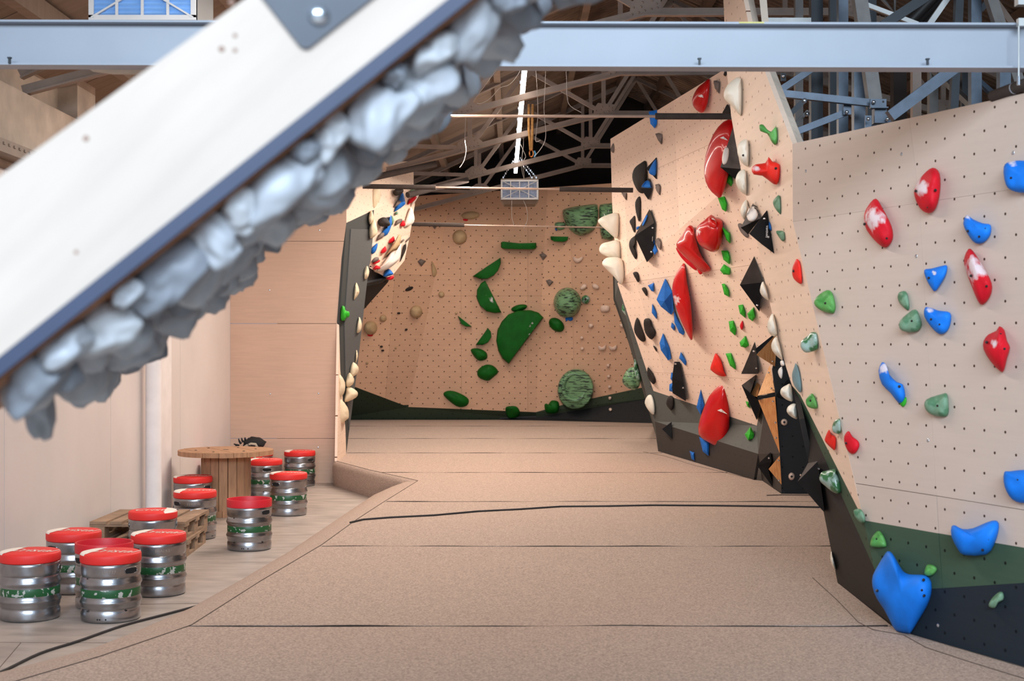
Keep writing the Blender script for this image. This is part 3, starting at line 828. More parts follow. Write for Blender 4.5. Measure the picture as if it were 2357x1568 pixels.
for a, b, l in ((P(836, 414, 18.0), P(1003, 377, 18.4), 'slanting black foam tube above the left end of the middle tie bar'),
                (P(938, 449, 19.6), P(1075, 415, 20.4), 'slanting black foam tube crossing below the left end of the middle tie bar')):
    tag(MB().tube([a, b], 0.042, 14).build('foam_tube', m_foam, None, smooth=True, angle=0.7), l, 'padded pipe')

# ------------------------------------------------------------------ lights, filter boxes, wires
ls = empty('light_strip', (0.1, 18, 4.72), 'long white LED tube light strip under the roof ridge, running towards the far wall', 'light')
ya, yb = 12.2, 24.8
pa, pb = Vector((0.16, ya, 4.70)), Vector((0.062, yb, 4.70))
MB().beam(pa, pb, 0.055, 0.02, up=(0, 0, 1)).build('tube_light', m_led, ls)
MB().beam(pa + Vector((0, 0, 0.028)), pb + Vector((0, 0, 0.028)), 0.03, 0.03, up=(0, 0, 1)).build('light_housing', m_white, ls)
clp = MB()
for k in range(14):
    q = pa.lerp(pb, (k + .5) / 14); clp.box(q + Vector((-0.035, 0, 0.02)), (0.010, 0.03, 0.03))
o = clp.build('hanger_clip', m_zinc, ls); o['kind'] = 'stuff'

def filter_box(c, w, h, d, cloth, label, bars=True):
    r = empty('air_filter_box', c, label, 'air filter', None)
    x, y, z = c
    MB().box((x, y + d / 2, z + h / 2), (w * 1.02, d, h)).build('housing', m_blackbox, r)
    MB().add([Vector((x - w * .51, y, z)), Vector((x + w * .51, y, z)), Vector((x + w * .42, y + 0.05, z - h * .24)), Vector((x - w * .42, y + 0.05, z - h * .24)),
              Vector((x - w * .51, y + d, z)), Vector((x + w * .51, y + d, z)), Vector((x + w * .42, y + d, z - h * .24)), Vector((x - w * .42, y + d, z - h * .24))],
             [(0, 1, 2, 3), (7, 6, 5, 4), (0, 4, 5, 1), (1, 5, 6, 2), (2, 6, 7, 3), (3, 7, 4, 0)]).build('housing_base', m_brownbox, r)
    MB().box((x, y + d / 2, z + h + 0.012), (w * 1.0, d, 0.03)).build('lid', m_brownbox, r)
    fw, fh, yy = w * 0.96, h * 0.94, y - 0.012
    cz = z + h * 0.5
    n = 13; vs = []; fs = []
    for k in range(2 * n + 1):
        zz = cz - fh / 2 + fh * k / (2 * n); dy = 0.010 if k % 2 else -0.002
        vs += [(x - fw / 2, yy + dy, zz), (x + fw / 2, yy + dy, zz)]
    fs = [(2 * i, 2 * i + 1, 2 * i + 3, 2 * i + 2) for i in range(2 * n)]
    mesh_obj('filter_cloth', vs, fs, cloth, r)
    b = MB(); t = 0.03 * w / 0.64
    yf = yy - 0.012
    b.box((x, yf, cz + fh / 2), (fw + t, 0.012, t)).box((x, yf, cz - fh / 2), (fw + t, 0.012, t))
    b.box((x - fw / 2, yf, cz), (t, 0.012, fh)).box((x + fw / 2, yf, cz), (t, 0.012, fh))
    fr = b.build('filter_frame', m_white, r)
    for k in (-.25, 0, .25): MB().box((x + fw * k, yf, cz), (t * .55, 0.01, fh)).build('grille_bar', m_white, fr)
    for sx in (-1, 1):
        for sz in (-1, 1):
            MB().beam((x, yf, cz), (x + sx * fw / 2, yf, cz + sz * fh / 2), 0.01, t * .5, up=(0, 1, 0)).build('grille_bar', m_white, fr)
    for k in (-1, 1): MB().box((x, yf, cz + k * 0.0), (fw, 0.008, t * .4)).build('grille_bar', m_white, fr) if k > 0 else None
    return r
zf = 23.0
c0 = P(1196, 459, zf)
fb = filter_box(c0, 86 / F * zf, 44 / F * zf, 0.5, m_palefilt, 'air filter box with white grille hanging on chains before the far wall')
def chain(a, b, parent):
    mb = MB(); a, b = Vector(a), Vector(b); n = int((b - a).length / 0.035)
    for i in range(n):
        c = a.lerp(b, (i + .5) / n)
        mb.box(c, (0.008, 0.02, 0.03) if i % 2 else (0.022, 0.008, 0.03))
    mb.build('chain', m_zinc, parent)
for s, e in (((1157, 411), (1185, 365)), ((1236, 411), (1196, 362)), ((1226, 411), (1194, 368))):
    chain(P(s[0], s[1], zf + 0.1), P(e[0], e[1], zf + 0.1), fb)
zf2 = 8.5
filter_box(P(330, 47, zf2), 244 / F * zf2, 150 / F * zf2, 0.45, m_bluefilt, 'big air filter box with bright blue cloth behind the girder at upper left')
for i, (z, pts) in enumerate(((15.0, ((1168, 158), (1195, 160), (1190, 175), (1172, 195), (1150, 203), (1130, 225), (1108, 238), (1098, 238))),
                 (15.5, ((1232, 140), (1236, 200), (1238, 260), (1235, 300), (1233, 325), (1244, 323))),
                 (15.5, ((1256, 140), (1255, 195), (1252, 250), (1256, 300), (1254, 325), (1243, 345), (1230, 360))),
                 (15.0, ((1301, 140), (1304, 180), (1305, 220), (1312, 243), (1338, 259))),
                 (21.5, ((1195, 325), (1204, 345), (1210, 360), (1206, 368), (1203, 376), (1206, 400), (1206, 412))),
                 (21.5, ((1202, 300), (1205, 330), (1200, 380), (1206, 412))),
                 (16.2, ((1072, 268), (1070, 320), (1073, 345), (1068, 370), (1058, 386))),
                 (22.8, ((1178, 462), (1178, 500), (1183, 517))), (22.8, ((1205, 462), (1212, 480), (1214, 505), (1206, 525))))):
    o = MB().tube([P(x, y, z) for x, y in smooth_path(pts)], 0.0035, 5).build('hanging_wire', m_wire)
    tag(o, ['loose white wire curling left of the light strip', 'straight white wire just right of the light strip', 'wavy white wire, second right of the light strip',
            'white wire curling to the right, farthest right of the light strip', 'crooked white wire above the hanging filter box', 'straight white wire above the hanging filter box',
            'white wire dangling from the left truss gusset', 'thin wire dangling under the hanging filter box, left one', 'curled wire dangling under the hanging filter box, right one'][i],
        'wire', 'loose wires under the roof')
rp = empty('rope_sling', P(1222, 300, 19.0), 'tan webbing sling hanging with an orange carabiner beside the light strip', 'sling')
for dx in (-4, 5): MB().tube([P(1221 + dx, 240, 19.3), P(1221 + dx * .9, 300, 19.3), P(1222 + dx * .3, 345, 19.3)], 0.018, 7).build('strap', m_rope, rp)
cr = MB()
pts = [P(1223 + 4.5 * math.cos(t), 353 + 8 * math.sin(t), 19.3) for t in [2 * PI * k / 16 for k in range(17)]]
cr.tube(pts, 0.009, 6, cap=False).build('carabiner', M('orange_alloy', (206, 130, 70), 0.35, metal=0.7), rp)
MB().tube([P(1230, 347, 19.3), P(1233, 355, 19.3), P(1230, 362, 19.3)], 0.012, 6).build('blue_cord', M('light_blue_cord', (90, 170, 220), 0.7), rp)

# ------------------------------------------------------------------ steel frame behind the near right wall
def steel(kind, a, b, w, m, label, d=None, group=None, bolts=()):
    """square tube between two hall points given as (px, py, depth); w in metres"""
    p, q = P(*a), P(*b)
    o = empty(kind, p, label, 'steel ' + kind.split('_')[-1], group)
    MB().beam(p, q, w, d or w, up=(0, 1, 0)).build('tube', m, o)
    for bx, by, bz in bolts:
        c = P(bx, by, bz)
        MB().dome(c, (0, -1, 0), 0.017, 0.014, 10, 3).build('bolt', m_zinc, o, smooth=True)
    return o
G = 'steel posts and braces behind the near right wall'
PX = lambda n, z: n / F * z
def foot(x, z): return (x, CY + EYE * F / z, z)
posts = [
    (1878, -120, 10.4, 27, m_darksteel, 'dark upright post nearest to the plywood tower'),
    (1917, -120, 10.1, 17, m_darksteel, 'slim dark blue upright post, second from the plywood tower'),
    (1939, -120, 9.5, 22, m_bluesteel, 'blue grey upright post left of the bracket box'),
    (1976, 158, 9.2, 26, m_bluesteel, 'pale blue upright post just left of the bracket box'),
    (1838, -520, 11.5, 18, m_greysteel, 'dim brown grey post far behind the brace bars'),
    (2147, 148, 10.4, 20, m_greysteel, 'light grey upright post crossed by the long slanting brace'),
    (2108, 148, 11.2, 20, m_truss, 'brown upright post just left of the light grey one'),
    (2244, -120, 9.4, 24, m_bluesteel, 'blue upright post right of the long slanting brace'),
    (2220, 150, 9.9, 16, m_darksteel, 'teal dark post left of the right blue post'),
    (2310, 156, 9.0, 25, m_bluesteel, 'bright blue post close to the right edge of the picture'),
    (2005, -120, 10.9, 20, m_darksteel, 'dark post behind the bracket box'),
    (2068, 150, 11.8, 30, m_darkwall, 'very dark post in the gloom behind the wall'),
]
for x, yt, z, wpx, m, l in posts:
    bolts = {1976: [(1957, 155, 9.1)], 2310: [(2292, 158, 8.9)]}.get(x, [])
    steel('steel_post', foot(x, z) if x > 1945 else (x, 800, z), (x, yt, z), PX(wpx, z), m, l, group=G, bolts=bolts)
braces = [
    ((1780, 218, 10.0), (1895, 142, 10.0), 15, m_bluesteel, 'short blue brace rising right from the plywood tower', []),
    ((1782, 214, 8.9), (2010, 238, 8.9), 16, m_bluesteel, 'long nearly level blue bar joining the tower to the bracket box', [(1852, 232, 8.85)]),
    ((1822, 308, 9.0), (1950, 258, 9.0), 15, m_bluesteel, 'lower blue brace rising right to the bolted plate', []),
    ((1806, 275, 9.6), (1852, 230, 9.6), 12, m_darksteel, 'short dark blue brace under the level bar', []),
    ((1815, 300, 9.3), (1860, 256, 9.3), 8, m_greysteel, 'small grey channel brace with a bolt', [(1858, 262, 9.2)]),
    ((1970, -60, 9.0), (2012, 232, 9.0), 30, m_greysteel, 'grey leaning post above the bracket box', []),
    ((2048, 268, 8.4), (2206, 150, 8.4), 26, m_bluesteel, 'long slanting blue grey brace right of the bracket box', []),
    ((2147, 160, 10.4), (2244, 251, 9.4), 12, m_greysteel, 'short grey cross brace behind the long slanting brace', []),
    ((2246, 181, 9.5), (2312, 240, 9.2), 11, m_bluesteel, 'short blue cross brace right of the blue post', []),
    ((2210, -60, 9.2), (2194, 262, 9.2), 18, m_darksteel, 'dark leaning post below the girder, right of the slanting brace', []),
    ((2262, -60, 9.2), (2348, 205, 9.2), 24, m_greysteel, 'grey leaning post at the right edge', []),
    ((1975, 4, 9.6), (2112, 56, 9.6), 10, m_lightsteel, 'white slanting bar above the girder', []),
    ((2030, 60, 8.8), (2158, -24, 8.8), 22, m_darksteel, 'dark blue slanting brace above the girder', []),
    ((2136, 60, 9.4), (2192, -20, 9.4), 13, m_lightsteel, 'pale slanting brace above the girder', []),
    ((1820, 318, 8.9), (1858, 336, 8.9), 12, m_bluesteel, 'short blue strut just above the wall corner', []),
    ((1762, 48, 10.2), (1866, 48, 10.2), 12, m_lightsteel, 'pale level bar above the girder beside the tower', []),
    ((2255, 24, 9.9), (2330, -60, 9.9), 14, m_darksteel, 'dark brace at the upper right corner', []),
]
for a, b, wpx, m, l, bo in braces:
    steel('steel_brace', a, b, PX(wpx, a[2]), m, l, group=G, bolts=bo)
br = empty('bracket_box', P(2022, 290, 8.8), 'bolted blue steel bracket box where the level bar ends above the wall', 'bracket', G)
MB().box(P(2021, 239, 8.82), (PX(37, 8.8), 0.02, PX(21, 8.8))).build('plate', m_bluesteel, br)
MB().box(P(2024, 268, 8.86), (PX(28, 8.8), 0.07, PX(34, 8.8))).build('box_tube', m_bluesteel, br)
MB().box(P(2023, 248.5, 8.8), (PX(39, 8.8), 0.05, PX(2.5, 8.8))).build('ledge', m_bluesteel, br)
for x, y in ((1998, 281), (2043, 277)): MB().box(P(x, y, 8.87), (PX(15, 8.8), 0.012, PX(30, 8.8))).build('side_plate', m_bluesteel, br)
for x, y in ((2011, 235), (1998.5, 274), (2043, 274)): MB().dome(P(x, y, 8.79), (0, -1, 0), 0.013, 0.014, 10, 3).build('bolt', m_zinc, br, smooth=True)
MB().dome(P(2033, 234, 8.808), (0, -1, 0), 0.007, 0.001, 10, 2).build('bolt_hole', m_bolt, br)
bp2 = empty('bolted_plate', P(1950, 258, 8.95), 'small blue steel plate with one bolt at the end of the lower brace', 'bracket', G)
MB().box(P(1950, 251, 8.95), (PX(18, 8.9), 0.014, PX(26, 8.9))).build('plate', m_bluesteel, bp2)
MB().dome(P(1949, 258, 8.93), (0, -1, 0), 0.013, 0.014, 10, 3).build('bolt', m_zinc, bp2, smooth=True)
bp3 = empty('bolted_plate', P(1803, 175, 10.6), 'small dark bolted plate in the gloom right of the tower', 'bracket', G)
MB().box(P(1803, 178, 10.6), (PX(12, 10.6), 0.014, PX(18, 10.6))).build('plate', m_darksteel, bp3)
MB().dome(P(1804, 175, 10.58), (0, -1, 0), 0.014, 0.014, 10, 3).build('bolt', m_zinc, bp3, smooth=True)
du = MB()
for k in range(3): du.tube([P(2085 + 14 * k, 60, 11.2 + .1 * k), P(2172 + 14 * k, -30, 11.2 + .1 * k)], 0.045, 10)
tag(du.build('cable_duct', m_blackbox, None, smooth=True, angle=0.7), 'bundle of black ducts slanting above the girder at upper right', 'duct')
tag(MB().tube([P(2005, -30, 10.4), P(2040, 8, 10.4), P(2058, 30, 10.4), P(2062, -20, 10.4)], 0.014, 8).build('bent_conduit', m_greysteel, None, smooth=True, angle=.7), 'bent grey conduit above the girder', 'conduit')

# ------------------------------------------------------------------ foreground tilted training board
def edge_z(x): return 1.93 + (x / 1080.0) * 0.11
def eP(x, dy=0.0): return P(x, 865 - 0.8 * x + dy, edge_z(x))
bd = empty('tilted_training_board', eP(540), 'tilted training board in the blurred foreground, its pale wooden side beam facing us', 'climbing board')
E0, E1 = eP(-190), eP(1420)
ea = (E1 - E0).normalized()
dh = Vector((-0.252, 0.968, 0.0)).normalized()
dh = (dh - ea * dh.dot(ea)).normalized()
bn = ea.cross(dh).normalized()
if bn.z > 0: bn = -bn                       # points down, out of the climbing face
dh = (dh + bn * 0.024).normalized()
bn = ea.cross(dh).normalized()
if bn.z > 0: bn = -bn
EL = (E1 - E0).length
DEPTH = 2.35
# panel
MB().prism([E0 + dh * .035, E1 + dh * .035, E1 + dh * DEPTH, E0 + dh * DEPTH], bn * 0.003).build('climbing_face', m_boardface, bd)
MB().prism([E0, E1, E1 + dh * DEPTH, E0 + dh * DEPTH], -bn * 0.020).build('panel', m_plyedge, bd)
# side beam
nb = 20
vs = []
for i in range(nb + 1):
    x = -190 + (1420 + 190) * i / nb
    lo = eP(x) - bn * 0.0205
    t0_, t1_ = 0.05, 0.4                                  # the upper arris follows the photographed line y = 405 - 0.723 x
    for _ in range(30):
        tm = (t0_ + t1_) / 2; qx, qy = px_of(lo - bn * tm)
        if qy > 405 - 0.723 * qx: t0_ = tm
        else: t1_ = tm
    hi = lo - bn * t0_
    vs += [lo, hi, lo + dh * 0.06, hi + dh * 0.06]
fs = []
for i in range(nb):
    a, b = 4 * i, 4 * (i + 1)
    fs += [(a, b, b + 1, a + 1), (a + 2, a + 3, b + 3, b + 2), (a, a + 2, b + 2, b), (a + 1, b + 1, b + 3, a + 3)]
fs += [(0, 1, 3, 2), (4 * nb, 4 * nb + 2, 4 * nb + 3, 4 * nb + 1)]
sb = MB().add(vs, fs).build('side_beam', m_beamwood, bd)
fn = ea.cross(bn).normalized()
if fn.y > 0: fn = -fn
def beam_pt(px, py, lift=0.0):
    return on_plane(px, py, eP(540), fn) + fn * lift
for x, y, r in ((198, 319, 7), (175, 581, 11), (510, 113, 7), (541, 82, 5), (541, 116, 5), (533, 5, 7), (12, 728, 6)):
    c = beam_pt(x, y, 0.0002)
    MB().dome(c, fn, r / F * 2.0, 0.0006, 14, 2).build('knot', m_knot, sb)
pl = [beam_pt(x, y, 0.0005) for x, y in ((560, -60), (590, -20), (688, 106), (697, 112), (708, 113), (716, 108), (905, -40), (930, -60))]
pt = MB().prism(pl, fn * 0.006).build('steel_plate', m_plate, bd)
bc = beam_pt(733, 37, 0.0066)
MB().dome(bc, fn, 0.0155, 0.012, 24, 6).build('bolt_head', m_zinc, pt, smooth=True)
# far side beam
MB().prism([E0 + dh * DEPTH - bn * 0.018, E1 + dh * DEPTH - bn * 0.018, E1 + dh * DEPTH - bn * 0.21, E0 + dh * DEPTH - bn * 0.21], -dh * 0.06).build('side_beam', m_beamwood, bd)

def organic(name, c, ax, r, label, group, seed, mat=m_greyhold, sub=3):
    """lumpy moulded hold: ax = three axes, r = three radii"""
    bm = bmesh.new(); bmesh.ops.create_icosphere(bm, subdivisions=sub, radius=1.0)
    off = Vector((seed * 3.1, seed * 1.7, seed * 0.9))
    rib = int(seed * 10) % 4 == 0
    for v in bm.verts:
        d = v.co.normalized()
        k = 1 + 0.42 * noise.noise(d * 0.9 + off) + 0.20 * noise.noise(d * 2.1 + off) + 0.04 * noise.noise(d * 6 + off)
        if rib: k += 0.07 * math.sin(d.x * 14 + d.y * 3 + seed)
        w = d * max(k, .35)
        if w.y > .62: w.y = .62 + (w.y - .62) * .45
        v.co = ax[0] * w.x * r[0] + ax[1] * w.y * r[1] + ax[2] * w.z * r[2]
    me = bpy.data.meshes.new(name); bm.to_mesh(me); bm.free()
    me.polygons.foreach_set('use_smooth', [True] * len(me.polygons)); me.materials.append((m_greyhold, m_greyhold_light, m_greyhold, m_greyhold_dark)[int(seed * 7) % 4])
    o = bpy.data.objects.new(name, me); o.location = c
    COL.objects.link(o)
    return tag(o, label, 'climbing hold', group)
BG = 'grey holds under the tilted board'
# big near holds, placed along the edge (pixel x of the edge above them, distance from the edge, radii along edge / down / into depth)
near = [(25, .10, .085, .050, .05, 'large rounded grey hold at the lower left end of the tilted board'),
        (110, .06, .060, .038, .04, 'smooth oval grey hold beside the lower left hold of the tilted board'),
        (185, .14, .080, .055, .05, 'lumpy grey hold near the lower end of the tilted board'),
        (270, .05, .035, .028, .03, 'small round grey knob close to the dark board edge, lower part'),
        (340, .10, .095, .060, .05, 'wide wavy grey hold on the lower half of the tilted board'),
        (455, .09, .050, .065, .04, 'ribbed grey hold hanging between two large grey holds'),
        (530, .07, .050, .050, .04, 'short upright grey hold left of the large smooth slab'),
        (610, .09, .110, .060, .06, 'largest smooth pale grey slab hold in the middle of the tilted board'),
        (690, .05, .030, .030, .03, 'small round grey knob right of the large smooth slab'),
        (700, .22, .070, .085, .05, 'drooping grey hold below the small round knob'),
        (745, .08, .055, .038, .04, 'oval grey hold on the upper middle of the tilted board'),
        (850, .10, .095, .068, .06, 'large pale grey hold in the upper half of the tilted board'),
        (905, .04, .028, .024, .03, 'tiny pale knob close to the dark board edge, upper part'),
        (950, .12, .060, .070, .05, 'hooked grey hold with a dark hollow, upper part of the board'),
        (985, .06, .055, .036, .04, 'flat grey hold below the large pale top hold'),
        (1080, .12, .085, .055, .06, 'large pale blue grey hold near the top of the tilted board'),
        (1160, .07, .050, .042, .04, 'grey hold at the top of the tilted board above the girder'),
        (1230, .12, .070, .050, .05, 'topmost grey hold of the tilted board, cut by the frame')]
for i, (x, dd, ra, rb, rd, l) in enumerate(near):
    ra, rb, rd = ra * .66, rb * .72, rd * .75
    c = eP(x) + dh * (0.03 + dd * .6) + bn * (rb * 0.85)
    tilt = Matrix.Rotation(random.uniform(-.45, .35), 3, dh)
    organic('board_hold', c, (tilt @ ea, tilt @ bn, dh), (ra, rb, rd), l, None, 3.3 + i, sub=4)
ORD = ['first', 'second', 'third', 'fourth', 'fifth', 'sixth', 'seventh', 'eighth', 'ninth', 'tenth', 'eleventh', 'twelfth', '13th', '14th', '15th', '16th', '17th', '18th', '19th', '20th', '21st', '22nd', '23rd', '24th', '25th', '26th', '27th', '28th', '29th', '30th']
cnt = 0
for row in range(10):
    t0 = 0.20 + row * 0.215
    s = 0.03 + random.uniform(0, .08); kk_ = 0
    while s < EL - .05:
        t = t0 + random.uniform(-.08, .08)
        ra, rb, rd = random.uniform(.026, .060), random.uniform(.030, .068), random.uniform(.026, .05)
        s += ra * .9
        c = E0 + ea * s + dh * t + bn * (rb * 0.8)
        tilt = Matrix.Rotation(random.uniform(-.6, .6), 3, dh)
        organic('board_hold', c, (tilt @ ea, tilt @ bn, dh), (ra, rb, rd), 'blurred grey hold under the tilted board, ' + ORD[row + 1] + ' row inwards, ' + ORD[kk_] + ' from below', BG, 40 + cnt, sub=3)
        s += ra * .95 + random.uniform(.015, .05); cnt += 1; kk_ += 1

# ------------------------------------------------------------------ keg seats
KR = 0.19
def make_keg(ring):
    r = empty('keg_seat')
    prof = [(0.150, 0.0), (0.176, 0.002), (0.184, 0.010), (0.186, 0.022), (0.186, 0.060), (0.182, 0.070), (0.179, 0.078), (0.183, 0.086), (0.186, 0.094),
            (0.1865, 0.108), (0.192, 0.118), (0.194, 0.126), (0.191, 0.134), (0.185, 0.146), (0.184, 0.160), (0.184, 0.214), (0.186, 0.222), (0.192, 0.232), (0.194, 0.241), (0.191, 0.250),
            (0.186, 0.262), (0.185, 0.274), (0.180, 0.282), (0.1845, 0.290), (0.1865, 0.300), (0.187, 0.345), (0.187, 0.362), (0.182, 0.366), (0.172, 0.366)]
    if ring: prof += [(0.172, 0.30), (0.0, 0.30)]
    MB().lathe(prof, 56).build('body', m_keg, r, smooth=True, angle=0.9)
    MB().lathe([(0.1838, 0.158), (0.1848, 0.160), (0.1848, 0.207), (0.1838, 0.209)], 56).build('green_band', m_band, r, smooth=True, angle=.6)
    def patch(name, a0, z0, hw, hh, mat, rad):
        pts = []
        for k in range(24):
            t = 2 * PI * k / 24
            cx = (hw - hh) * (1 if math.cos(t) > 0 else -1)
            u, w_ = cx + hh * math.cos(t), hh * math.sin(t)
            ang = a0 + u / 0.187
            pts.append(Vector((rad * math.cos(ang), rad * math.sin(ang), z0 + w_)))
        return pts
    for a0 in (0.0, PI):
        p = patch('s', a0, 0.322, 0.050, 0.0185, None, 0.1885)
        q = patch('s', a0, 0.322, 0.050, 0.0185, None, 0.176)
        sv = []
        for i in range(15):
            u = -0.0495 + 0.099 * i / 14
            e_ = max(0, abs(u) - (0.050 - 0.0185)); hh_ = math.sqrt(max(0.0, 0.0185 ** 2 - e_ ** 2))
            ang = a0 + u / 0.187
            for sg in (-1, 1): sv.append(Vector((0.1882 * math.cos(ang), 0.1882 * math.sin(ang), 0.322 + sg * hh_)))
        MB().add(sv, [(2 * i, 2 * i + 2, 2 * i + 3, 2 * i + 1) for i in range(14)]).build('hand_slot', m_slot, r)
        MB().tube(p + [p[0]], 0.0028, 6, cap=False).build('slot_rim', m_keg, r, smooth=True)
    hl = MB()
    for a, z in ((1.1, .028), (1.18, .028), (.9, .028), (1.6, .076), (1.6, .280), (.2, .076)):
        d = Vector((math.cos(-a), math.sin(-a), 0)); hl.dome(d * 0.1862 + Vector((0, 0, z)), d, 0.0055, 0.001, 8, 2)
    hl.build('drain_holes', m_slot, r)
    if ring:
        MB().lathe([(0.176, 0.364), (0.189, 0.364), (0.190, 0.424), (0.188, 0.428), (0.178, 0.428), (0.176, 0.424)], 56, closed=True).build('rubber_ring', m_red_ring, r, smooth=True, angle=.6)
    else:
        cu = MB().lathe([(0.172, 0.364), (0.186, 0.366), (0.190, 0.374), (0.190, 0.406), (0.1885, 0.417), (0.184, 0.4245), (0.176, 0.428), (0.0001, 0.4285)], 56).build('cushion', m_red_cush, r, smooth=True, angle=1.0)
        vs, fs = text_verts('Cristal', 0.115, 0.25)
        MB().add([Vector((v.x * 1.02 + 0.01, v.y * 1.25 - 0.0, 0.4302)) for v in vs], fs).build('script_lettering', m_print, cu, fix=False)
        vs = []
        zc = lambda rr: (0.4285 if rr < .176 else 0.428 - (rr - .176) * .44 if rr < .184 else 0.4245 - (rr - .184) * 1.7) + 0.0016
        for k in range(19):
            t = math.radians(98 + 112 * k / 18)
            wd = 0.098 * math.sin(PI * min(1, (k + .8) / 19.5)) ** 0.7
            for f in (0.0, 0.08, 0.2, 0.6, 1.0):
                rr = 0.1885 - wd * f
                vs.append(Vector((rr * math.cos(t), rr * math.sin(t), zc(rr))))
        fs = [(5 * i + j, 5 * i + j + 1, 5 * i + j + 6, 5 * i + j + 5) for i in range(18) for j in range(4)]
        MB().add(vs, fs).build('white_swoosh', m_print, cu, smooth=True)
    return r
keg_c, keg_r = make_keg(False), make_keg(True)
def num_text(s, parent, ang, z=0.322, size=0.03):
    vs, fs = text_verts(s, size)
    out = []
    for v in vs:
        a = ang + v.x / 0.188
        out.append(Vector((0.1882 * math.cos(a), 0.1882 * math.sin(a), z + v.y)))
    me = bpy.data.meshes.new('embossed_lettering'); me.from_pydata([tuple(v) for v in out], [], fs); me.materials.append(m_truss)
    o = bpy.data.objects.new('embossed_lettering', me); COL.objects.link(o); o.parent = parent
KG = 'red topped keg seats on the concrete floor'
kegs = [ # px, depth, ring, slot angle from the view direction (deg, + = right), label, text
    (69, 9.08, 0, -98, 'keg seat with red cushion at the left picture edge, front row', None),
    (255, 9.05, 0, 42, 'front keg seat stamped 331737 with a badly chipped green band', '331737'),
    (170, 10.05, 0, -52, 'keg seat with red cushion in the second row near the left wall', 'BRAU'),
    (240, 9.48, 1, -60, 'keg with an open red ring hidden behind the front keg seats', None),
    (365, 9.95, 0, -55, 'keg seat with red cushion right of the front pair, speckled green band', 'BRALKBI'),
    (352, 11.25, 0, -88, 'keg seat with red cushion standing right in front of the pallets', None),
    (574, 12.08, 1, 48, 'keg with an open red ring standing alone right of the spool table', None),
    (449, 12.75, 0, 120, 'keg seat with red cushion between the pallets and the spool table, front one', '23 KG 30'),
    (444, 14.1, 0, 50, 'keg seat with red cushion left of the spool table, behind another keg', None),
    (664, 14.46, 0, -44, 'keg seat with red cushion farthest to the right of the spool table', '30 L'),
    (611, 16.1, 0, 5, 'keg seat with red cushion partly behind the spool table on its right', None),
    (690, 17.35, 0, 45, 'keg seat with red cushion against the plywood end wall, beside the crash mat', '975306'),
    (592, 17.3, 0, 100, 'keg seat under the black bag behind the spool table', None),
    (566, 16.75, 0, 100, 'keg seat hidden behind the spool column, only its red edge showing right', None),
    (503, 15.9, 0, 100, 'keg seat hidden behind the spool column, only its red edge showing left', None),
]
used = {0: False, 1: False}
for px, z, ring, sa, l, txt in kegs:
    src = keg_r if ring else keg_c
    if not used[ring]: k, used[ring] = src, True
    else: k = copy_tree(src)
    c = Vector(((px - CX) / F * z, z, 0))
    k.location = c
    view = math.atan2(-c.y, -c.x)
    rot = view + math.radians(sa)
    k.rotation_euler.z = rot
    for cu in [h for h in k.children if h.name.startswith('cushion')]:
        cu.rotation_euler.z = -rot + math.radians(-8 + 12 * (px in (352, 449, 690)))
        for sw_ in [h for h in cu.children if h.name.startswith('white_swoosh')]: sw_.rotation_euler.z = math.radians(-150 if px == 352 else 24)
    tag(k, l, 'keg seat', KG)
    if txt: num_text(txt, k, math.radians(-sa) + math.radians(-4 if sa > 0 else 10))

# ------------------------------------------------------------------ cable spool table
sc_ = Vector(((520 - CX) / F * 14.45, 14.45, 0))
sp = empty('spool_table', sc_, 'round wooden cable spool used as a table near the left wall', 'table')
def disc(z0, z1, R, nm):
    d = empty('x') if False else None
    n = 7; root = None
    edges = [-R + 2 * R * k / n for k in range(n + 1)]
    for k in range(n):
        a, b = edges[k] + 0.002, edges[k + 1] - 0.002
        pts = []
        for i in range(9):
            x = a + (b - a) * i / 8; pts.append(Vector((x, math.sqrt(max(0, R * R - x * x)), 0)))
        for i in range(9):
            x = b + (a - b) * i / 8; pts.append(Vector((x, -math.sqrt(max(0, R * R - x * x)), 0)))
        M3 = Matrix.Rotation(0.5, 3, 'Z')
        MB().prism([sc_ + M3 @ p + Vector((0, 0, z0 + 0.001 * (k % 2))) for p in pts], (0, 0, z1 - z0)).build(nm, m_spool, sp)
disc(0.612, 0.66, 0.478, 'top_plank'); disc(0.0, 0.06, 0.26, 'base_plank')
MB().lathe([(0.03, 0.656), (0.03, 0.662)], 16, sc_).build('axle_hole', m_slot, sp)
for k in range(17):
    a = 2 * PI * k / 17; R = 0.234; w = 2 * PI * R / 17 * 0.95
    MB().box(sc_ + Vector((R * math.cos(a), R * math.sin(a), 0.336)), (0.024, w, 0.552), Matrix.Rotation(a, 3, 'Z')).build('stave', m_spool, sp)
rm = MB()
for k in range(6):
    a = 2 * PI * k / 6 + .3; rm.lathe([(0.012, 0.659), (0.012, 0.664), (0.004, 0.664)], 8, sc_ + Vector((0.3 * math.cos(a), 0.3 * math.sin(a), 0)))
rm.build('bolt_heads', m_slot, sp)

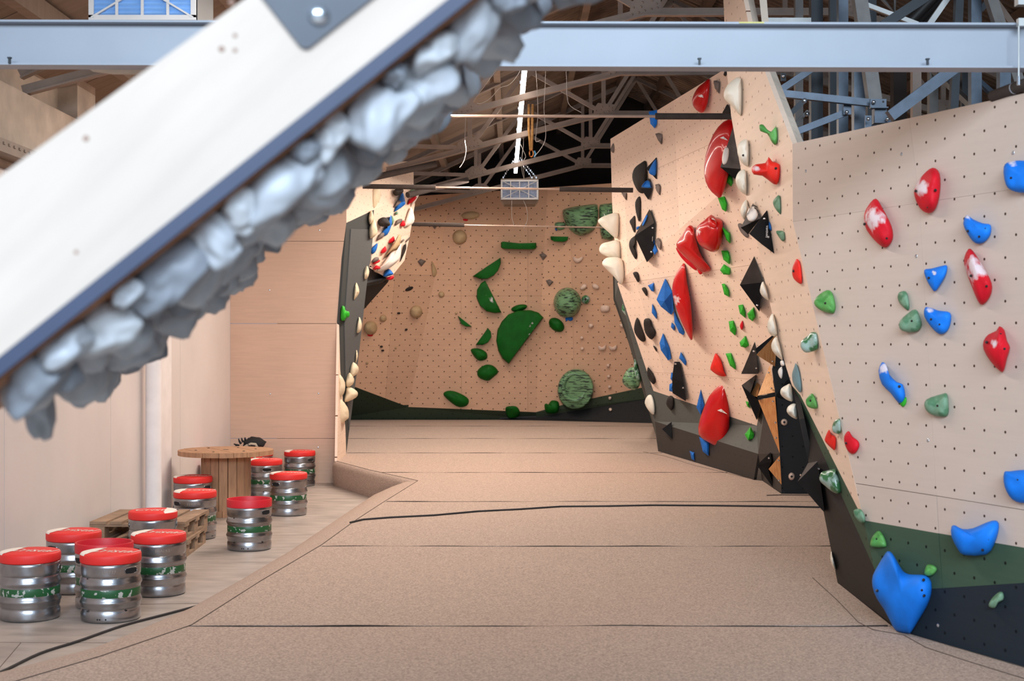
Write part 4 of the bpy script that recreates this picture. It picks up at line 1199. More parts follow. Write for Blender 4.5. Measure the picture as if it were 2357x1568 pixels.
# ------------------------------------------------------------------ pallets
def pallet(loc, rz, label):
    r = empty('wooden_pallet', (0, 0, 0))
    W, D = 0.79, 0.86
    xs = [-W / 2 + .07, -W / 4 + .02, 0, W / 4 - .02, W / 2 - .07]
    ws = [.135, .095, .135, .095, .135]
    for x, w_ in zip(xs, ws): MB().box((x, 0, 0.133), (w_, D, 0.021)).build('top_board', m_pallet, r)
    for yy in (-D / 2 + .07, 0, D / 2 - .07): MB().box((0, yy, 0.1115), (W, 0.12, 0.021)).build('stringer_board', m_pallet, r)
    for x in (xs[0], 0, xs[4]):
        MB().box((x, 0, 0.0105), (0.11, D, 0.021)).build('bottom_board', m_pallet, r)
        for yy in (-D / 2 + .07, 0, D / 2 - .07): MB().box((x, yy, 0.061), (0.11, 0.135, 0.078)).build('block', m_pallet, r)
    r.location = loc; r.rotation_euler.z = rz
    return tag(r, label, 'pallet', 'stacked wooden pallets')
pallet((-3.05, 12.02, 0.0), 0.03, 'lower wooden pallet of the stack of two by the left wall')
pallet((-3.055, 12.05, 0.1445), -0.015, 'upper wooden pallet of the stack of two by the left wall')

# ------------------------------------------------------------------ black bag on a keg
bgc = P(585, 1030, 17.25)
bag = empty('black_bag', bgc, 'crumpled black bag with frayed straps lying on a keg behind the spool table', 'bag')
bm = bmesh.new(); bmesh.ops.create_icosphere(bm, subdivisions=3, radius=1)
for v in bm.verts:
    d = v.co.normalized(); k = 1 + .3 * noise.noise(d * 2.1) + .12 * noise.noise(d * 5)
    v.co = Vector((d.x * .13 * k, d.y * .13 * k, max(-0.06, d.z * .085 * k))) + bgc + Vector((0, 0, .042))
me = bpy.data.meshes.new('bag_body'); bm.to_mesh(me); bm.free(); me.materials.append(m_bag)
me.polygons.foreach_set('use_smooth', [True] * len(me.polygons))
link(bpy.data.objects.new('bag_body', me), bag)
MB().tube([P(x, y, 17.12) for x, y in ((560, 1031), (568, 1026), (578, 1022), (588, 1023), (592, 1030))], 0.016, 7).build('beige_flap', m_beige, bag, smooth=True)
stp = MB()
for x, y, x2, y2 in ((555, 1022, 549, 1010), (560, 1018, 556, 1008), (566, 1016, 564, 1007), (571, 1016, 573, 1008), (550, 1026, 538, 1022), (551, 1027, 540, 1028)):
    stp.tube([P(x, y, 17.2), P((x + x2) / 2 - 1, (y + y2) / 2, 17.2), P(x2, y2, 17.2)], [0.016, .012, .006], 6)
stp.build('frayed_strap', m_bag, bag)
MB().tube([P(x, y, 16.5) for x, y in ((576, 1046), (582, 1048), (586, 1052), (588, 1058))], [0.012, .02, .018, .008], 8).build('shoe_like_flap', m_beige, bag, smooth=True)

# ------------------------------------------------------------------ climbing holds
def wall_plane(key, px, py):
    """plane of the facet of wall `key` seen at a pixel (nearest facet outline if none is hit)"""
    best, bd_ = None, 1e9
    for c, n, poly in FACETS[key]:
        pp = [px_of(p) for p in poly]
        ins = False; d = 1e9
        for i in range(len(pp)):
            a, b = pp[i - 1], pp[i]
            if (a[1] > py) != (b[1] > py) and px < (b[0] - a[0]) * (py - a[1]) / (b[1] - a[1]) + a[0]: ins = not ins
            ex, ey = b[0] - a[0], b[1] - a[1]
            t = max(0, min(1, ((px - a[0]) * ex + (py - a[1]) * ey) / (ex * ex + ey * ey + 1e-9)))
            d = min(d, math.hypot(px - a[0] - ex * t, py - a[1] - ey * t))
        if ins: d = 0
        if d < bd_: bd_, best = d, (c, n)
    return best
MU = {'A': 0.75, 'B': 0.30, 'C': 0.30, 'D': 0.6, 'E': 0.3, 'K': 1.0, 'L1': 0.4, 'L2': 0.35, 'L3': 0.4}
def parse(s): return [tuple(float(x) for x in t.split(',')) for t in s.split()]
def ell(cx, cy, rx, ry, rot=0, n=14):
    r = math.radians(rot)
    return [(cx + rx * math.cos(t) * math.cos(r) - ry * math.sin(t) * math.sin(r), cy + rx * math.cos(t) * math.sin(r) + ry * math.sin(t) * math.cos(r)) for t in [2 * PI * k / n for k in range(n)]]
def catmull(p, m=4):
    out = []; n = len(p)
    for i in range(n):
        a, b, c, d = p[i - 1], p[i], p[(i + 1) % n], p[(i + 2) % n]
        for k in range(m):
            t = k / m
            out.append(tuple(0.5 * (2 * b[j] + (c[j] - a[j]) * t + (2 * a[j] - 5 * b[j] + 4 * c[j] - d[j]) * t * t + (3 * b[j] - a[j] - 3 * c[j] + d[j]) * t ** 3) for j in (0, 1)))
    return out
def centroid(p):
    A = cx = cy = 0
    for i in range(len(p)):
        a, b = p[i - 1], p[i]; k = a[0] * b[1] - b[0] * a[1]
        A += k; cx += (a[0] + b[0]) * k; cy += (a[1] + b[1]) * k
    return (cx / (3 * A), cy / (3 * A)) if abs(A) > 1e-6 else p[0]
ROWS = []
class Depth:
    """depth of the hold's rim and of the wall behind it, at a pixel"""
    def __init__(s, key, out, mu, anchor=None):
        cx, cy = anchor or centroid(out)
        s.co, s.no = wall_plane(key, cx, cy)
        zs = [s.wall(x, y) for x, y in out]
        s.zm = max(min(zs), 0.1); s.mu = mu
        w = (max(p[0] for p in out) - min(p[0] for p in out)) / F * s.zm; h = (max(p[1] for p in out) - min(p[1] for p in out)) / F * s.zm
        s.size = max(w, h); s.small = min(w, h); s.cap = 1.1 * s.size
    def wall(s, x, y):
        p = on_plane(x, y, s.co, s.no); return p.y if p.y > 0 else 99
    def rim(s, x, y): return s.zm + min(s.mu * (s.wall(x, y) - s.zm), s.cap * 0.6) - 0.004
    def back(s, x, y): return s.zm + min(s.wall(x, y) - s.zm, s.cap) + 0.012
def front_depth(o, px, py):
    """depth of the front surface of an object at a pixel"""
    best = None
    d = Vector(((px - CX) / F, 1, (CY - py) / F)); e = Vector((0, 0, EYE)) - o.location
    me = o.data
    for p in me.polygons:
        c = me.vertices[p.vertices[0]].co
        dn = d.dot(p.normal)
        if abs(dn) < 1e-7: continue
        t = (c - e).dot(p.normal) / dn
        h = e + d * t
        ok = True; k = len(p.vertices); sgn = 0
        for i in range(k):
            a = me.vertices[p.vertices[i]].co; b = me.vertices[p.vertices[(i + 1) % k]].co
            s = (b - a).cross(h - a).dot(p.normal)
            if s < -1e-7: ok = False; break
        if ok and t > 0 and (best is None or t < best): best = t
    return best
def finish(name, vs, fs, mat, smooth, chalk=None, parent=None, angle=None):
    c = sum(vs, Vector()) / len(vs)
    me = bpy.data.meshes.new(name)
    me.from_pydata([tuple(v - c) for v in vs], [], fs)
    bm = bmesh.new(); bm.from_mesh(me); bmesh.ops.recalc_face_normals(bm, faces=bm.faces); bm.to_mesh(me); bm.free()
    if smooth:
        me.polygons.foreach_set('use_smooth', [True] * len(me.polygons))
        me.set_sharp_from_angle(angle=angle or 1.0)
    if chalk is not None:
        at = me.attributes.new('chalk', 'FLOAT', 'POINT'); at.data.foreach_set('value', chalk)
    for k in (mat if isinstance(mat, list) else [mat]): me.materials.append(k)
    o = bpy.data.objects.new(name, me); o.location = c
    COL.objects.link(o)
    return o
def child_mesh(mbld, name, mat, parent, smooth=False):
    return mbld.build(name, mat, parent, smooth=smooth)
def hold(key, col, out, label=None, adj='rounded', b=None, kind='dome', chalk=None, bolts=None, cat='climbing hold', mu=None, name=None, off=None, logo=None, on=None):
    """moulded hold: outline on the wall, swelling out towards the hall, closed against the wall"""
    if isinstance(out, str): out = parse(out)
    base = out
    D = Depth(key, out, MU[key] if mu is None else mu)
    if on is not None:
        zc_ = front_depth(on, *centroid(out)) or on.location.y
        D.rim = lambda x, y: min((front_depth(on, x, y) or zc_) - .004, zc_ + .05)
        D.back = lambda x, y: D.rim(x, y) + .03
        D.zm = zc_
    if kind in ('dome', 'slab'): ring = catmull(out, 3 if len(out) < 10 else 2) if kind == 'dome' else out
    else: ring = out
    if kind == 'slab':
        q = []
        for i in range(len(out)):
            a, c = out[i], out[(i + 1) % len(out)]
            q += [a, ((a[0] * 2 + c[0]) / 3, (a[1] * 2 + c[1]) / 3), ((a[0] + 2 * c[0]) / 3, (a[1] + 2 * c[1]) / 3)]
        ring = q
    cx, cy = centroid(out)
    if off: cx += off[0]; cy += off[1]
    b = b if b is not None else 0.36 * D.small + 0.015
    big = D.size * F / D.zm > 28
    if kind == 'dome': lv = [(1.0, 0), (.96, .30), (.87, .54), (.72, .76), (.52, .90), (.27, .98)] if big else [(1.0, 0), (.9, .48), (.62, .84), (.3, .97)]
    elif kind == 'slab': lv = [(1.0, 0), (.995, .55), (.97, .86), (.93, .97), (.6, 1.0)]
    else: lv = [(1.0, 0), (.62, .75)]                      # rock
    vs, ch = [], []
    n = len(ring); rnd = random.Random(int(cx * 7 + cy * 13))
    mod = [1 + 0.10 * math.sin(3 * 2 * PI * k / n + cx) for k in range(n)]
    for f, h in lv:
        for i, (x, y) in enumerate(ring):
            qx, qy = cx + (x - cx) * f, cy + (y - cy) * f
            hh = h * (mod[i] if kind == 'dome' and 0 < h < .95 else 1)
            if kind == 'rock' and h: hh *= rnd.uniform(.55, 1.25); qx += rnd.uniform(-.12, .12) * (x - cx); qy += rnd.uniform(-.12, .12) * (y - cy)
            vs.append(P(qx, qy, D.rim(qx, qy) - b * hh))
            ch.append(max(0, 1.25 - math.hypot(qx - chalk[0], qy - chalk[1]) / chalk[2]) if chalk else 0)
    m = len(lv)
    fs = [(i * n + j, i * n + (j + 1) % n, (i + 1) * n + (j + 1) % n, (i + 1) * n + j) for i in range(m - 1) for j in range(n)]
    vs.append(P(cx, cy, D.rim(cx, cy) - b * (1.0 if kind != 'rock' else .95))); ch.append(max(0, 1.25 - math.hypot(cx - chalk[0], cy - chalk[1]) / chalk[2]) if chalk else 0)
    fs += [((m - 1) * n + j, (m - 1) * n + (j + 1) % n, m * n) for j in range(n)]
    k = len(vs)
    for x, y in ring:                                        # foot of the hold on the wall
        qx, qy = cx + (x - cx) * .86, cy + (y - cy) * .86
        vs.append(P(qx, qy, D.back(qx, qy))); ch.append(0)
    fs += [(j, k + j, k + (j + 1) % n, (j + 1) % n) for j in range(n)] + [tuple(range(k, k + n))]
    nm = name or ('climbing_volume' if cat == 'volume' else 'climbing_hold')
    o = finish(nm, vs, fs, HM[col], kind != 'rock', ch if chalk else None)
    ROWS.append(dict(o=o, key=key, col=col, x=cx, y=cy, label=label, adj=adj, cat=cat))
    for bx, by in (bolts or []):
        f = min(1, max(0.05, math.hypot(bx - cx, by - cy) / (0.5 * max(D.size, .01) * F / D.zm)))
        z = D.rim(bx, by) - b * math.sqrt(max(0, 1 - f * f)) * 1.01
        r = 3.6 / F * z
        mb = MB(); mb.dome(P(bx, by, z + .012), Vector((-P(bx, by, z).x, -z, -0.05)), r, .020, 10, 2)
        mb.build('bolt', m_bolt, o)
    if logo:
        lx, ly, s = logo
        z = D.rim(lx, ly) - b * 1.03 - .004
        poly = [P(lx + a * s, ly + c * s, z) for a, c in ((-1, -.25), (-.2, -.55), (.1, 0), (-.3, .05))]
        mb = MB().prism(poly, (0, .03, 0)); mb.prism([P(lx + a * s, ly + c * s, z) for a, c in ((-.2, -.55), (1, .5), (-.1, .1), (.25, .0))], (0, .03, 0))
        mb.build('printed_logo', m_logo, o)
    return o
def volume(key, pts, faces, cols, label, b=0.14, cat='volume', bolts=(), mu=None, chalk=None, edge=None):
    """faceted volume: pts = (px, py, lift 0..1), faces = corner lists, one colour per face"""
    out = [(p[0], p[1]) for p in pts]
    D = Depth(key, out, MU[key] if mu is None else mu)
    vs = [P(x, y, D.rim(x, y) - b * l) for x, y, l in pts]
    # cut each face finer so chalk can lie on it
    V2, F2, MI, CH = list(vs), [], [], []
    pxs = [(p[0], p[1]) for p in pts]
    for fi, f in enumerate(faces):
        for t in range(1, len(f) - 1): F2.append((f[0], f[t], f[t + 1])); MI.append(fi)
    cnt = {}
    for f in faces:
        for i in range(len(f)):
            e = (f[i], f[(i + 1) % len(f)]); cnt[frozenset(e)] = cnt.get(frozenset(e), []) + [e]
    bd2 = [v[0] for v in cnt.values() if len(v) == 1]
    cx = sum(p[0] for p in pxs) / len(pxs); cy = sum(p[1] for p in pxs) / len(pxs)
    back = {}
    for a, c in bd2:
        for i in (a, c):
            if i not in back:
                x, y = cx + (pxs[i][0] - cx) * .93, cy + (pxs[i][1] - cy) * .93
                back[i] = len(V2); V2.append(P(x, y, D.back(x, y)))
    cols = cols if isinstance(cols, list) else [cols] * len(faces)
    mats, idx = [], []
    for c in cols:
        if c not in mats: mats.append(c)
    for a, c in bd2: F2.append((a, back[a], back[c], c)); MI.append(-1)
    loop = []; nxt = dict(bd2); s0 = bd2[0][0]; s = s0
    for _ in range(len(bd2)):
        loop.append(back[s]); s = nxt.get(s)
        if s is None or s == s0: break
    if len(loop) > 2: F2.append(tuple(loop)); MI.append(-1)
    chv = None
    if chalk: chv = [max(0, 1.25 - math.hypot(px_of(v)[0] - chalk[0], px_of(v)[1] - chalk[1]) / chalk[2]) for v in V2]
    side = edge or cols[-1]
    if side not in mats: mats.append(side)
    c0 = sum(V2, Vector()) / len(V2)
    me = bpy.data.meshes.new('climbing_volume')
    me.from_pydata([tuple(v - c0) for v in V2], [], F2)
    for c in mats: me.materials.append(HM[c])
    for p, mi in zip(me.polygons, MI): p.material_index = mats.index(cols[mi]) if mi >= 0 else mats.index(side)
    bm = bmesh.new(); bm.from_mesh(me); bmesh.ops.recalc_face_normals(bm, faces=bm.faces)
    bm.to_mesh(me); bm.free()
    if chv:
        at = me.attributes.new('chalk', 'FLOAT', 'POINT'); at.data.foreach_set('value', chv)
    o = bpy.data.objects.new('climbing_volume', me); o.location = c0; COL.objects.link(o)
    ROWS.append(dict(o=o, key=key, col=cols[0], x=cx, y=cy, label=label, adj='', cat=cat))
    for bx, by in bolts:
        z = D.rim(bx, by) - b * .6
        MB().dome(P(bx, by, z - .02), (0, -1, 0), 2.6 / F * z, .03, 8, 2).build('bolt', m_zinc, o)
    return o

# ---- near right wall (A)
hold('A', 'blue', '2310,385 2325,372 2357,370 2385,380 2392,420 2370,442 2335,441 2315,425', 'big blue hold cut by the right picture edge, near the top of the near wall', bolts=[(2327, 410)], chalk=(2330, 375, 14))
hold('A', 'red', '2147,386 2163,400 2164,440 2155,478 2138,491 2118,480 2105,452 2106,430 2125,402', 'red oval hold highest on the near right wall, chalky at left', chalk=(2122, 430, 26), bolts=[(2108, 440), (2153, 438), (2136, 477)], b=.1)
hold('A', 'red', '2016,457 2032,480 2052,520 2055,550 2040,570 2020,560 1995,530 1988,500 1998,474', 'red teardrop hold with a big white chalk patch on the near right wall', chalk=(2012, 503, 33), bolts=[(1990, 516), (2041, 549)], b=.1)
hold('A', 'blue', '2225,495 2240,505 2262,514 2280,518 2280,540 2265,558 2245,560 2228,540 2217,515', 'blue bean shaped hold, upper right of the chalky red long one', bolts=[(2228, 532), (2268, 527), (2254, 545)], chalk=(2228, 500, 10))
hold('A', 'blue', '2127,622 2145,618 2168,612 2180,612 2178,632 2165,655 2152,671 2143,662 2133,645', 'blue triangular hold left of the chalky long red hold', bolts=[(2138, 640)], chalk=(2150, 628, 8))
hold('A', 'red', '2229,573 2240,578 2258,605 2278,640 2284,662 2278,685 2262,702 2250,692 2235,655 2222,620 2219,595', 'long slanting red hold with a streak of white chalk', chalk=(2248, 618, 38), bolts=[(2235, 635), (2271, 659)], b=.09)
hold('A', 'blue', '2138,707 2160,715 2187,720 2188,745 2178,765 2162,769 2145,755 2128,730 2128,710', 'blue bean shaped hold beside the grey green hold in mid wall', bolts=[(2143, 735), (2177, 728), (2163, 747)], chalk=(2140, 713, 12))
hold('A', 'grass', '1903,668 1916,675 1923,700 1922,716 1915,722 1890,715 1874,700 1880,683', 'green rounded hold near the left edge of the near right wall', bolts=[(1900, 698)])
hold('A', 'sage', '2070,673 2085,671 2092,690 2093,710 2088,714 2072,700 2066,685', 'small grey green wedge hold above the larger grey green one')
hold('A', 'sage', '2107,712 2117,728 2122,748 2112,763 2090,765 2072,758 2070,742 2085,725', 'grey green rounded hold below the small wedge in mid wall', bolts=[(2099, 739)], chalk=(2092, 748, 10))
hold('A', 'red', '2300,751 2312,760 2318,785 2325,800 2318,825 2311,853 2302,855 2280,832 2264,805 2264,785 2275,770 2293,762', 'red angular hold lowest of the large red ones on the near right wall', chalk=(2288, 790, 14), bolts=[(2271, 788), (2303, 769), (2312, 803)], b=.1)
hold('A', 'blue', '2030,834 2040,840 2047,862 2065,880 2078,885 2084,910 2079,926 2068,928 2050,905 2030,885 2022,855', 'long slanting blue hold with a green tape bit at its lower end', chalk=(2035, 850, 16), bolts=[(2070, 890)])
hold('A', 'lime', '2070,926 2085,914 2086,928 2078,937', 'small green hold peeping out under the slanting blue hold', b=.02)
hold('A', 'sage', '2165,908 2180,907 2184,935 2182,955 2170,960 2145,955 2129,940 2132,920', 'grey green rounded hold right of the slanting blue hold', bolts=[(2158, 934), (2172, 911)])
hold('A', 'blue', '2311,1088 2325,1085 2357,1082 2380,1090 2385,1140 2360,1158 2330,1150 2312,1120', 'blue hold cut by the right picture edge, in the lower half of the wall', bolts=[(2343, 1104)])
hold('A', 'blue', '2190,1212 2200,1210 2215,1218 2240,1216 2270,1203 2290,1198 2299,1205 2298,1225 2288,1255 2270,1277 2220,1278 2205,1265 2190,1235', 'broad blue hold like a tooth straddling the green stripe', bolts=[(2218, 1237), (2287, 1211), (2275, 1241), (2262, 1266)], b=.1)
hold('A', 'blue', '2043,1269 2054,1274 2066,1294 2078,1314 2092,1322 2112,1323 2132,1325 2144,1340 2144,1368 2134,1396 2116,1426 2098,1455 2090,1459 2062,1452 2050,1432 2034,1402 2018,1378 2008,1350 2009,1325 2022,1300 2034,1280', 'huge blue hold at the foot of the near right wall', bolts=[(2019, 1360), (2047, 1281), (2126, 1335), (2122, 1358), (2127, 1371)], b=.13)
hold('A', 'red', '1953,992 1962,1005 1975,1015 1978,1028 1968,1044 1955,1042 1945,1025 1943,1005', 'small red hold low on the left edge of the near right wall', bolts=[(1948, 1020)])
hold('A', 'grass', '2022,1222 2033,1232 2040,1250 2038,1260 2015,1260 2003,1255 2008,1235', 'small green hold on the green stripe above the huge blue hold', bolts=[(2018, 1240)])
hold('A', 'grass', '2135,1300 2148,1301 2157,1310 2150,1322 2138,1327 2128,1322 2129,1310', 'small green hold right above the huge blue hold')
hold('A', 'sage', '2300,1363 2309,1365 2310,1380 2298,1388 2290,1400 2278,1398 2276,1390 2285,1375', 'small grey green bean hold on the navy base')
# ---- narrow face (B)
hold('B', 'grass', '1748,288 1757,287 1765,297 1775,303 1783,294 1787,293 1790,315 1788,330 1783,334 1775,325 1766,308 1750,302', 'green hooked hold near the top of the plywood tower')
hold('B', 'orange', '1730,388 1740,378 1762,375 1769,361 1778,372 1794,378 1795,405 1788,425 1775,420 1755,405 1735,402', 'bright red horned hold on the plywood tower', chalk=(1742, 388, 12), bolts=[(1786, 388)])
hold('B', 'sage', '1795,451 1797,490 1793,491 1783,478 1779,465 1785,455', 'grey green half hold below the red horned hold')
hold('B', 'sage', '1786,533 1793,531 1805,534 1806,553 1800,555 1792,545', 'small dark green hold right of the black triangle')
hold('B', 'orange', '1835,596 1843,610 1846,650 1838,652 1826,640 1823,622 1828,605', 'slim red hold on the corner edge in mid height', bolts=[(1827, 624)])
hold('B', 'marble', '1868,765 1880,768 1883,800 1875,808 1855,812 1843,800 1845,785 1860,772', 'marbled green knob on the narrow face in mid height')
hold('B', 'steel', '1832,836 1840,855 1845,885 1843,904 1833,895 1825,880 1823,862 1828,845', 'grey blue leaf shaped hold on the narrow face')
hold('B', 'grass', '1868,906 1876,915 1882,938 1872,941 1858,935 1855,920', 'green knob right below the grey blue leaf hold', bolts=[(1866, 922)])
hold('B', 'marble', '1930,964 1934,968 1935,997 1920,997 1915,985 1920,970', 'dark green hold above the two small red ones')
hold('B', 'orange', '1908,989 1913,1000 1924,1008 1922,1035 1915,1033 1900,1018 1899,1008', 'small red hold left of its red neighbour, low on the narrow face')
hold('B', 'marble', '1890,1088 1905,1083 1922,1080 1926,1090 1935,1115 1935,1134 1922,1136 1900,1120 1886,1105', 'large marbled green hold on the dark stripe beside the black volume')
hold('B', 'sage', '1965,1175 1980,1172 1990,1185 1991,1202 1980,1203 1968,1190', 'small green hold on the corner at the top of the green stripe')
volume('B', [(1836, 1109, 1), (1860, 1066, .6), (1882, 1062, .9), (1898, 1180, 0.1), (1890, 1172, .2)], [(0, 1, 2), (0, 2, 3, 4)], ['vgrey', 'vblack'], 'big black wedge volume low on the dark base of the narrow face', b=.1, bolts=[(1884, 1079)], edge='vblack')
for i, s in enumerate(['1706,181 1707,260 1700,263 1685,245 1668,228 1667,210 1680,190', '1720,321 1724,345 1723,380 1718,383 1705,372 1697,350 1702,328', '1715,391 1719,415 1719,445 1716,449 1700,435 1693,415 1700,396',
                       '1719,460 1722,480 1715,505 1708,500 1704,485 1710,468', '1757,648 1770,690 1755,682 1749,668', '1780,723 1790,770 1775,772 1766,755 1770,735',
                       '1789,776 1802,826 1795,826 1778,808 1776,790', '1820,886 1826,922 1810,920 1797,908 1798,895 1810,887', '1832,930 1836,963 1822,960 1811,948 1815,935', '1914,1270 1924,1312 1915,1302 1911,1285']):
    hold('B', 'ivory', s, ['topmost and largest ivory dome on the edge of the plywood tower', 'second ivory dome from the top on the tower edge', 'third ivory dome from the top on the tower edge',
         'ivory dome partly behind the chalky pyramid', 'ivory dome tucked against the dark diamond volume', 'ivory dome above the beech faced volumes', 'ivory dome overlapping the top beech volume',
         'upper of the two lowest ivory domes in the dark recess', 'lower of the two lowest ivory domes in the dark recess', 'ivory hold almost hidden behind the dark base edge'][i], b=.12, mu=.15, bolts=[(1711, 358)] if i == 1 else None)
hold('B', 'white', '1791,853 1800,844 1802,858 1799,872 1793,865', 'small white hold left of the grey blue leaf, lower one', mu=.2)
hold('B', 'white', '1796,832 1803,830 1806,841 1798,842', 'small white hold left of the grey blue leaf, upper one', mu=.2)
# volumes on B
pyr = volume('B', [(1733, 468, 0), (1750, 503, .5), (1722, 540, .1), (1705, 524, 1)], [(0, 1, 3), (3, 1, 2)], ['vgrey', 'vblack'], 'chalky grey pyramid behind the black triangle with white print', b=.14, mu=.2, chalk=(1725, 520, 16))
hold('B', 'white', ell(1732, 493, 13, 18, 15), 'white teardrop hold sitting on the chalky grey pyramid', b=.05, on=pyr)
bt = volume('B', [(1765, 484, 0), (1724, 538, 1), (1754, 563, .5), (1782, 584, .0), (1775, 540, .0)], [(0, 1, 2, 3, 4)], ['vblack'], 'black triangular volume with white print on the plywood tower', b=.22, mu=.2, bolts=[(1759, 504)])
vs, fs = text_verts('SANSARA', 7.5)
zz = 9.1
def text_on(o, s, size, cx, cy, ang, z, mat=m_logo, nm='printed_lettering'):
    vs, fs = text_verts(s, size); r = math.radians(ang)
    MB().add([P(cx + v.x * math.cos(r) + v.y * math.sin(r), cy + v.x * math.sin(r) - v.y * math.cos(r), z) for v in vs], fs).build(nm, mat, o, fix=False)
def safe_text(o, s, size, cx, cy, ang, lift=.012):
    z = min([q for q in (front_depth(o, cx + a, cy + b) for a in (-3, 0, 3) for b in (-12, 0, 12)) if q] or [o.location.y]) - lift
    text_on(o, s, size, cx, cy, ang, z)
safe_text(bt, 'SANSARA', 6.5, 1765.5, 533, -88)
safe_text(bt, '*', 12, 1768.5, 548, 0)
hold('B', 'blued', '1770,510 1775,522 1775,531 1770,526', 'sliver of a blue hold right behind the black printed triangle', b=.02)
# ---- tall middle wall (C): red glossy volumes
for s, l, lg, b in (('1634,183 1631,228 1623,254 1613,260 1598,248 1593,230 1603,206 1618,192', 'small glossy red volume at the top of the tall wall', (1617, 223, 10), .10),
                ('1688,275 1692,300 1686,360 1673,418 1660,454 1648,451 1630,432 1621,402 1624,358 1641,310 1665,280', 'long curved glossy red volume in the upper part of the tall wall', (1667, 319, 9), .14),
                ('1576,607 1582,650 1591,705 1594,782 1578,762 1557,712 1547,670 1552,640 1564,618', 'slender chalky red crescent volume in the middle of the tall wall', None, .12),
                ('1670,878 1678,925 1679,985 1670,1022 1656,1030 1628,1017 1608,1000 1611,965 1632,912 1655,888', 'large red shell volume hanging over the grey kicker', (1663, 948, 11), .16)):
    hold('C', 'glossy', s, l, b=b, cat='volume', logo=lg, chalk=(1556, 690, 13) if 'crescent' in l else None)
# pair of glossy red hoods
hold('C', 'red', '1556,570 1580,590 1603,614 1600,622 1580,606 1564,588', 'dark red underside lip of the left hood volume', b=.02)
hold('C', 'red', '1604,598 1624,608 1619,626 1611,632 1605,620', 'small dark red knob below the left hood volume', b=.03)
hold('C', 'glossy', '1588,518 1597,524 1601,545 1610,578 1622,600 1636,618 1631,626 1614,627 1592,606 1558,572 1560,555 1570,542 1579,526', 'glossy red hood volume left of its upper twin', b=.17, cat='volume', off=(-4, -4))
hd2 = hold('C', 'glossy', '1637,494 1648,502 1663,508 1664,545 1655,573 1643,581 1625,574 1609,562 1601,541 1606,520 1621,507', 'glossy red hood volume right of its lower twin, chalky on the left', b=.20, cat='volume', chalk=(1606, 535, 9), off=(-4, 6))
hold('C', 'glossy', ell(1640, 512, 9, 14, -25), 'small red hold with a white logo riding on the right hood volume', b=.05, logo=(1642, 505, 5), on=hd2)
hold('C', 'orange', '1648,813 1660,830 1667,855 1671,866 1655,865 1637,853 1636,843 1642,826', 'small bright red curl hold just above the large shell volume', b=.10)
hold('C', 'red', '1709,738 1711,752 1707,760 1703,750', 'tiny red hold among the bright green holds')
# black / grey / blue line on C
hold('C', 'black', '1487,371 1489,400 1488,438 1475,445 1463,432 1455,408 1460,388 1474,376', 'black dome hold topmost on the left part of the tall wall', b=.12)
tr1 = volume('C', [(1511, 362, .2), (1511, 413, .0), (1487, 388, .9)], [(0, 1, 2)], ['vblack'], 'black triangle volume carrying a blue hold, right of the black dome', b=.12)
hold('C', 'blued', '1510,366 1510,400 1503,404 1493,394', 'blue hold on the upper black triangle volume', b=.05, on=tr1)
tr2 = volume('C', [(1493, 410, .1), (1501, 434, .6), (1492, 460, .0), (1474, 433, .9)], [(0, 1, 3), (3, 1, 2)], ['vdark', 'vblack'], 'black pyramid volume with a blue hold on top, below the black dome', b=.12, bolts=[])
hold('C', 'blued', '1477,431 1483,420 1490,415 1497,420 1500,432', 'blue hold lying on the black pyramid volume', b=.05, on=tr2)
hold('C', 'black', '1471,452 1475,462 1474,495 1471,511 1464,490 1462,466', 'slim black spindle hold below the black pyramid')
hold('C', 'black', '1462,498 1461,536 1453,520 1449,510 1454,503', 'black wedge hold left of the big dark diamond')
bv = volume('C', [(1495, 481, .0), (1506, 513, .5), (1503, 589, .1), (1489, 604, .0), (1461, 543, 1.0)], [(0, 1, 4), (4, 1, 2, 3)], ['vdark', 'vblack'], 'big dark brown diamond volume on the left half of the tall wall', b=.24, bolts=[(1502, 525), (1499, 580)])
safe_text(bv, 'SANSARA', 2.6, 1502, 550, -88)
hold('C', 'blued', '1486,497 1491,497 1482,518 1478,517', 'narrow blue hold on the upper face of the dark diamond', b=.03, on=bv)
hold('C', 'blued', '1465,523 1472,521 1468,529 1465,528', 'tiny blue hold at the left edge of the dark diamond', b=.02)
hold('C', 'black', '1462,543 1464,556 1458,562 1459,570 1466,588 1463,597 1455,585 1448,568 1450,553', 'black hook hold below left of the dark diamond', b=.07)
for s, l in (('1508,308 1516,306 1525,310 1522,333 1514,322', 'grey wedge hold highest on the tall wall'), ('1508,425 1516,423 1521,430 1518,450 1510,438', 'grey wedge hold right of the black pyramid'),
             ('1430,443 1443,444 1441,461 1435,453', 'grey wedge hold under the end of the middle tie bar'), ('1642,186 1650,185 1657,190 1655,216 1645,203', 'grey wedge hold beside the small top red volume'),
             ('1508,552 1515,547 1523,558 1520,577 1513,567', 'grey wedge hold with blue bits right of the dark diamond')):
    hold('C', 'grey', s, l, kind='rock', b=.05)
hold('C', 'blue', '1493,257 1512,253 1512,285 1507,296 1497,285', 'blue hold poking above the top edge of the tall wall', kind='rock', b=.06)
hold('C', 'blued', '1497,556 1506,553 1507,562 1500,566', 'upper small blue hold right of the dark diamond', kind='rock', b=.03)
hold('C', 'blued', '1507,562 1514,578 1507,587 1502,577', 'lower small blue hold right of the dark diamond', kind='rock', b=.03)
hold('C', 'black', '1672,158 1672,174 1665,172', 'black corner of a hold at the top beside the tower', b=.02)
hold('C', 'black', '1675,240 1682,260 1663,262 1668,250', 'black hold tucked behind the top ivory dome', b=.03)
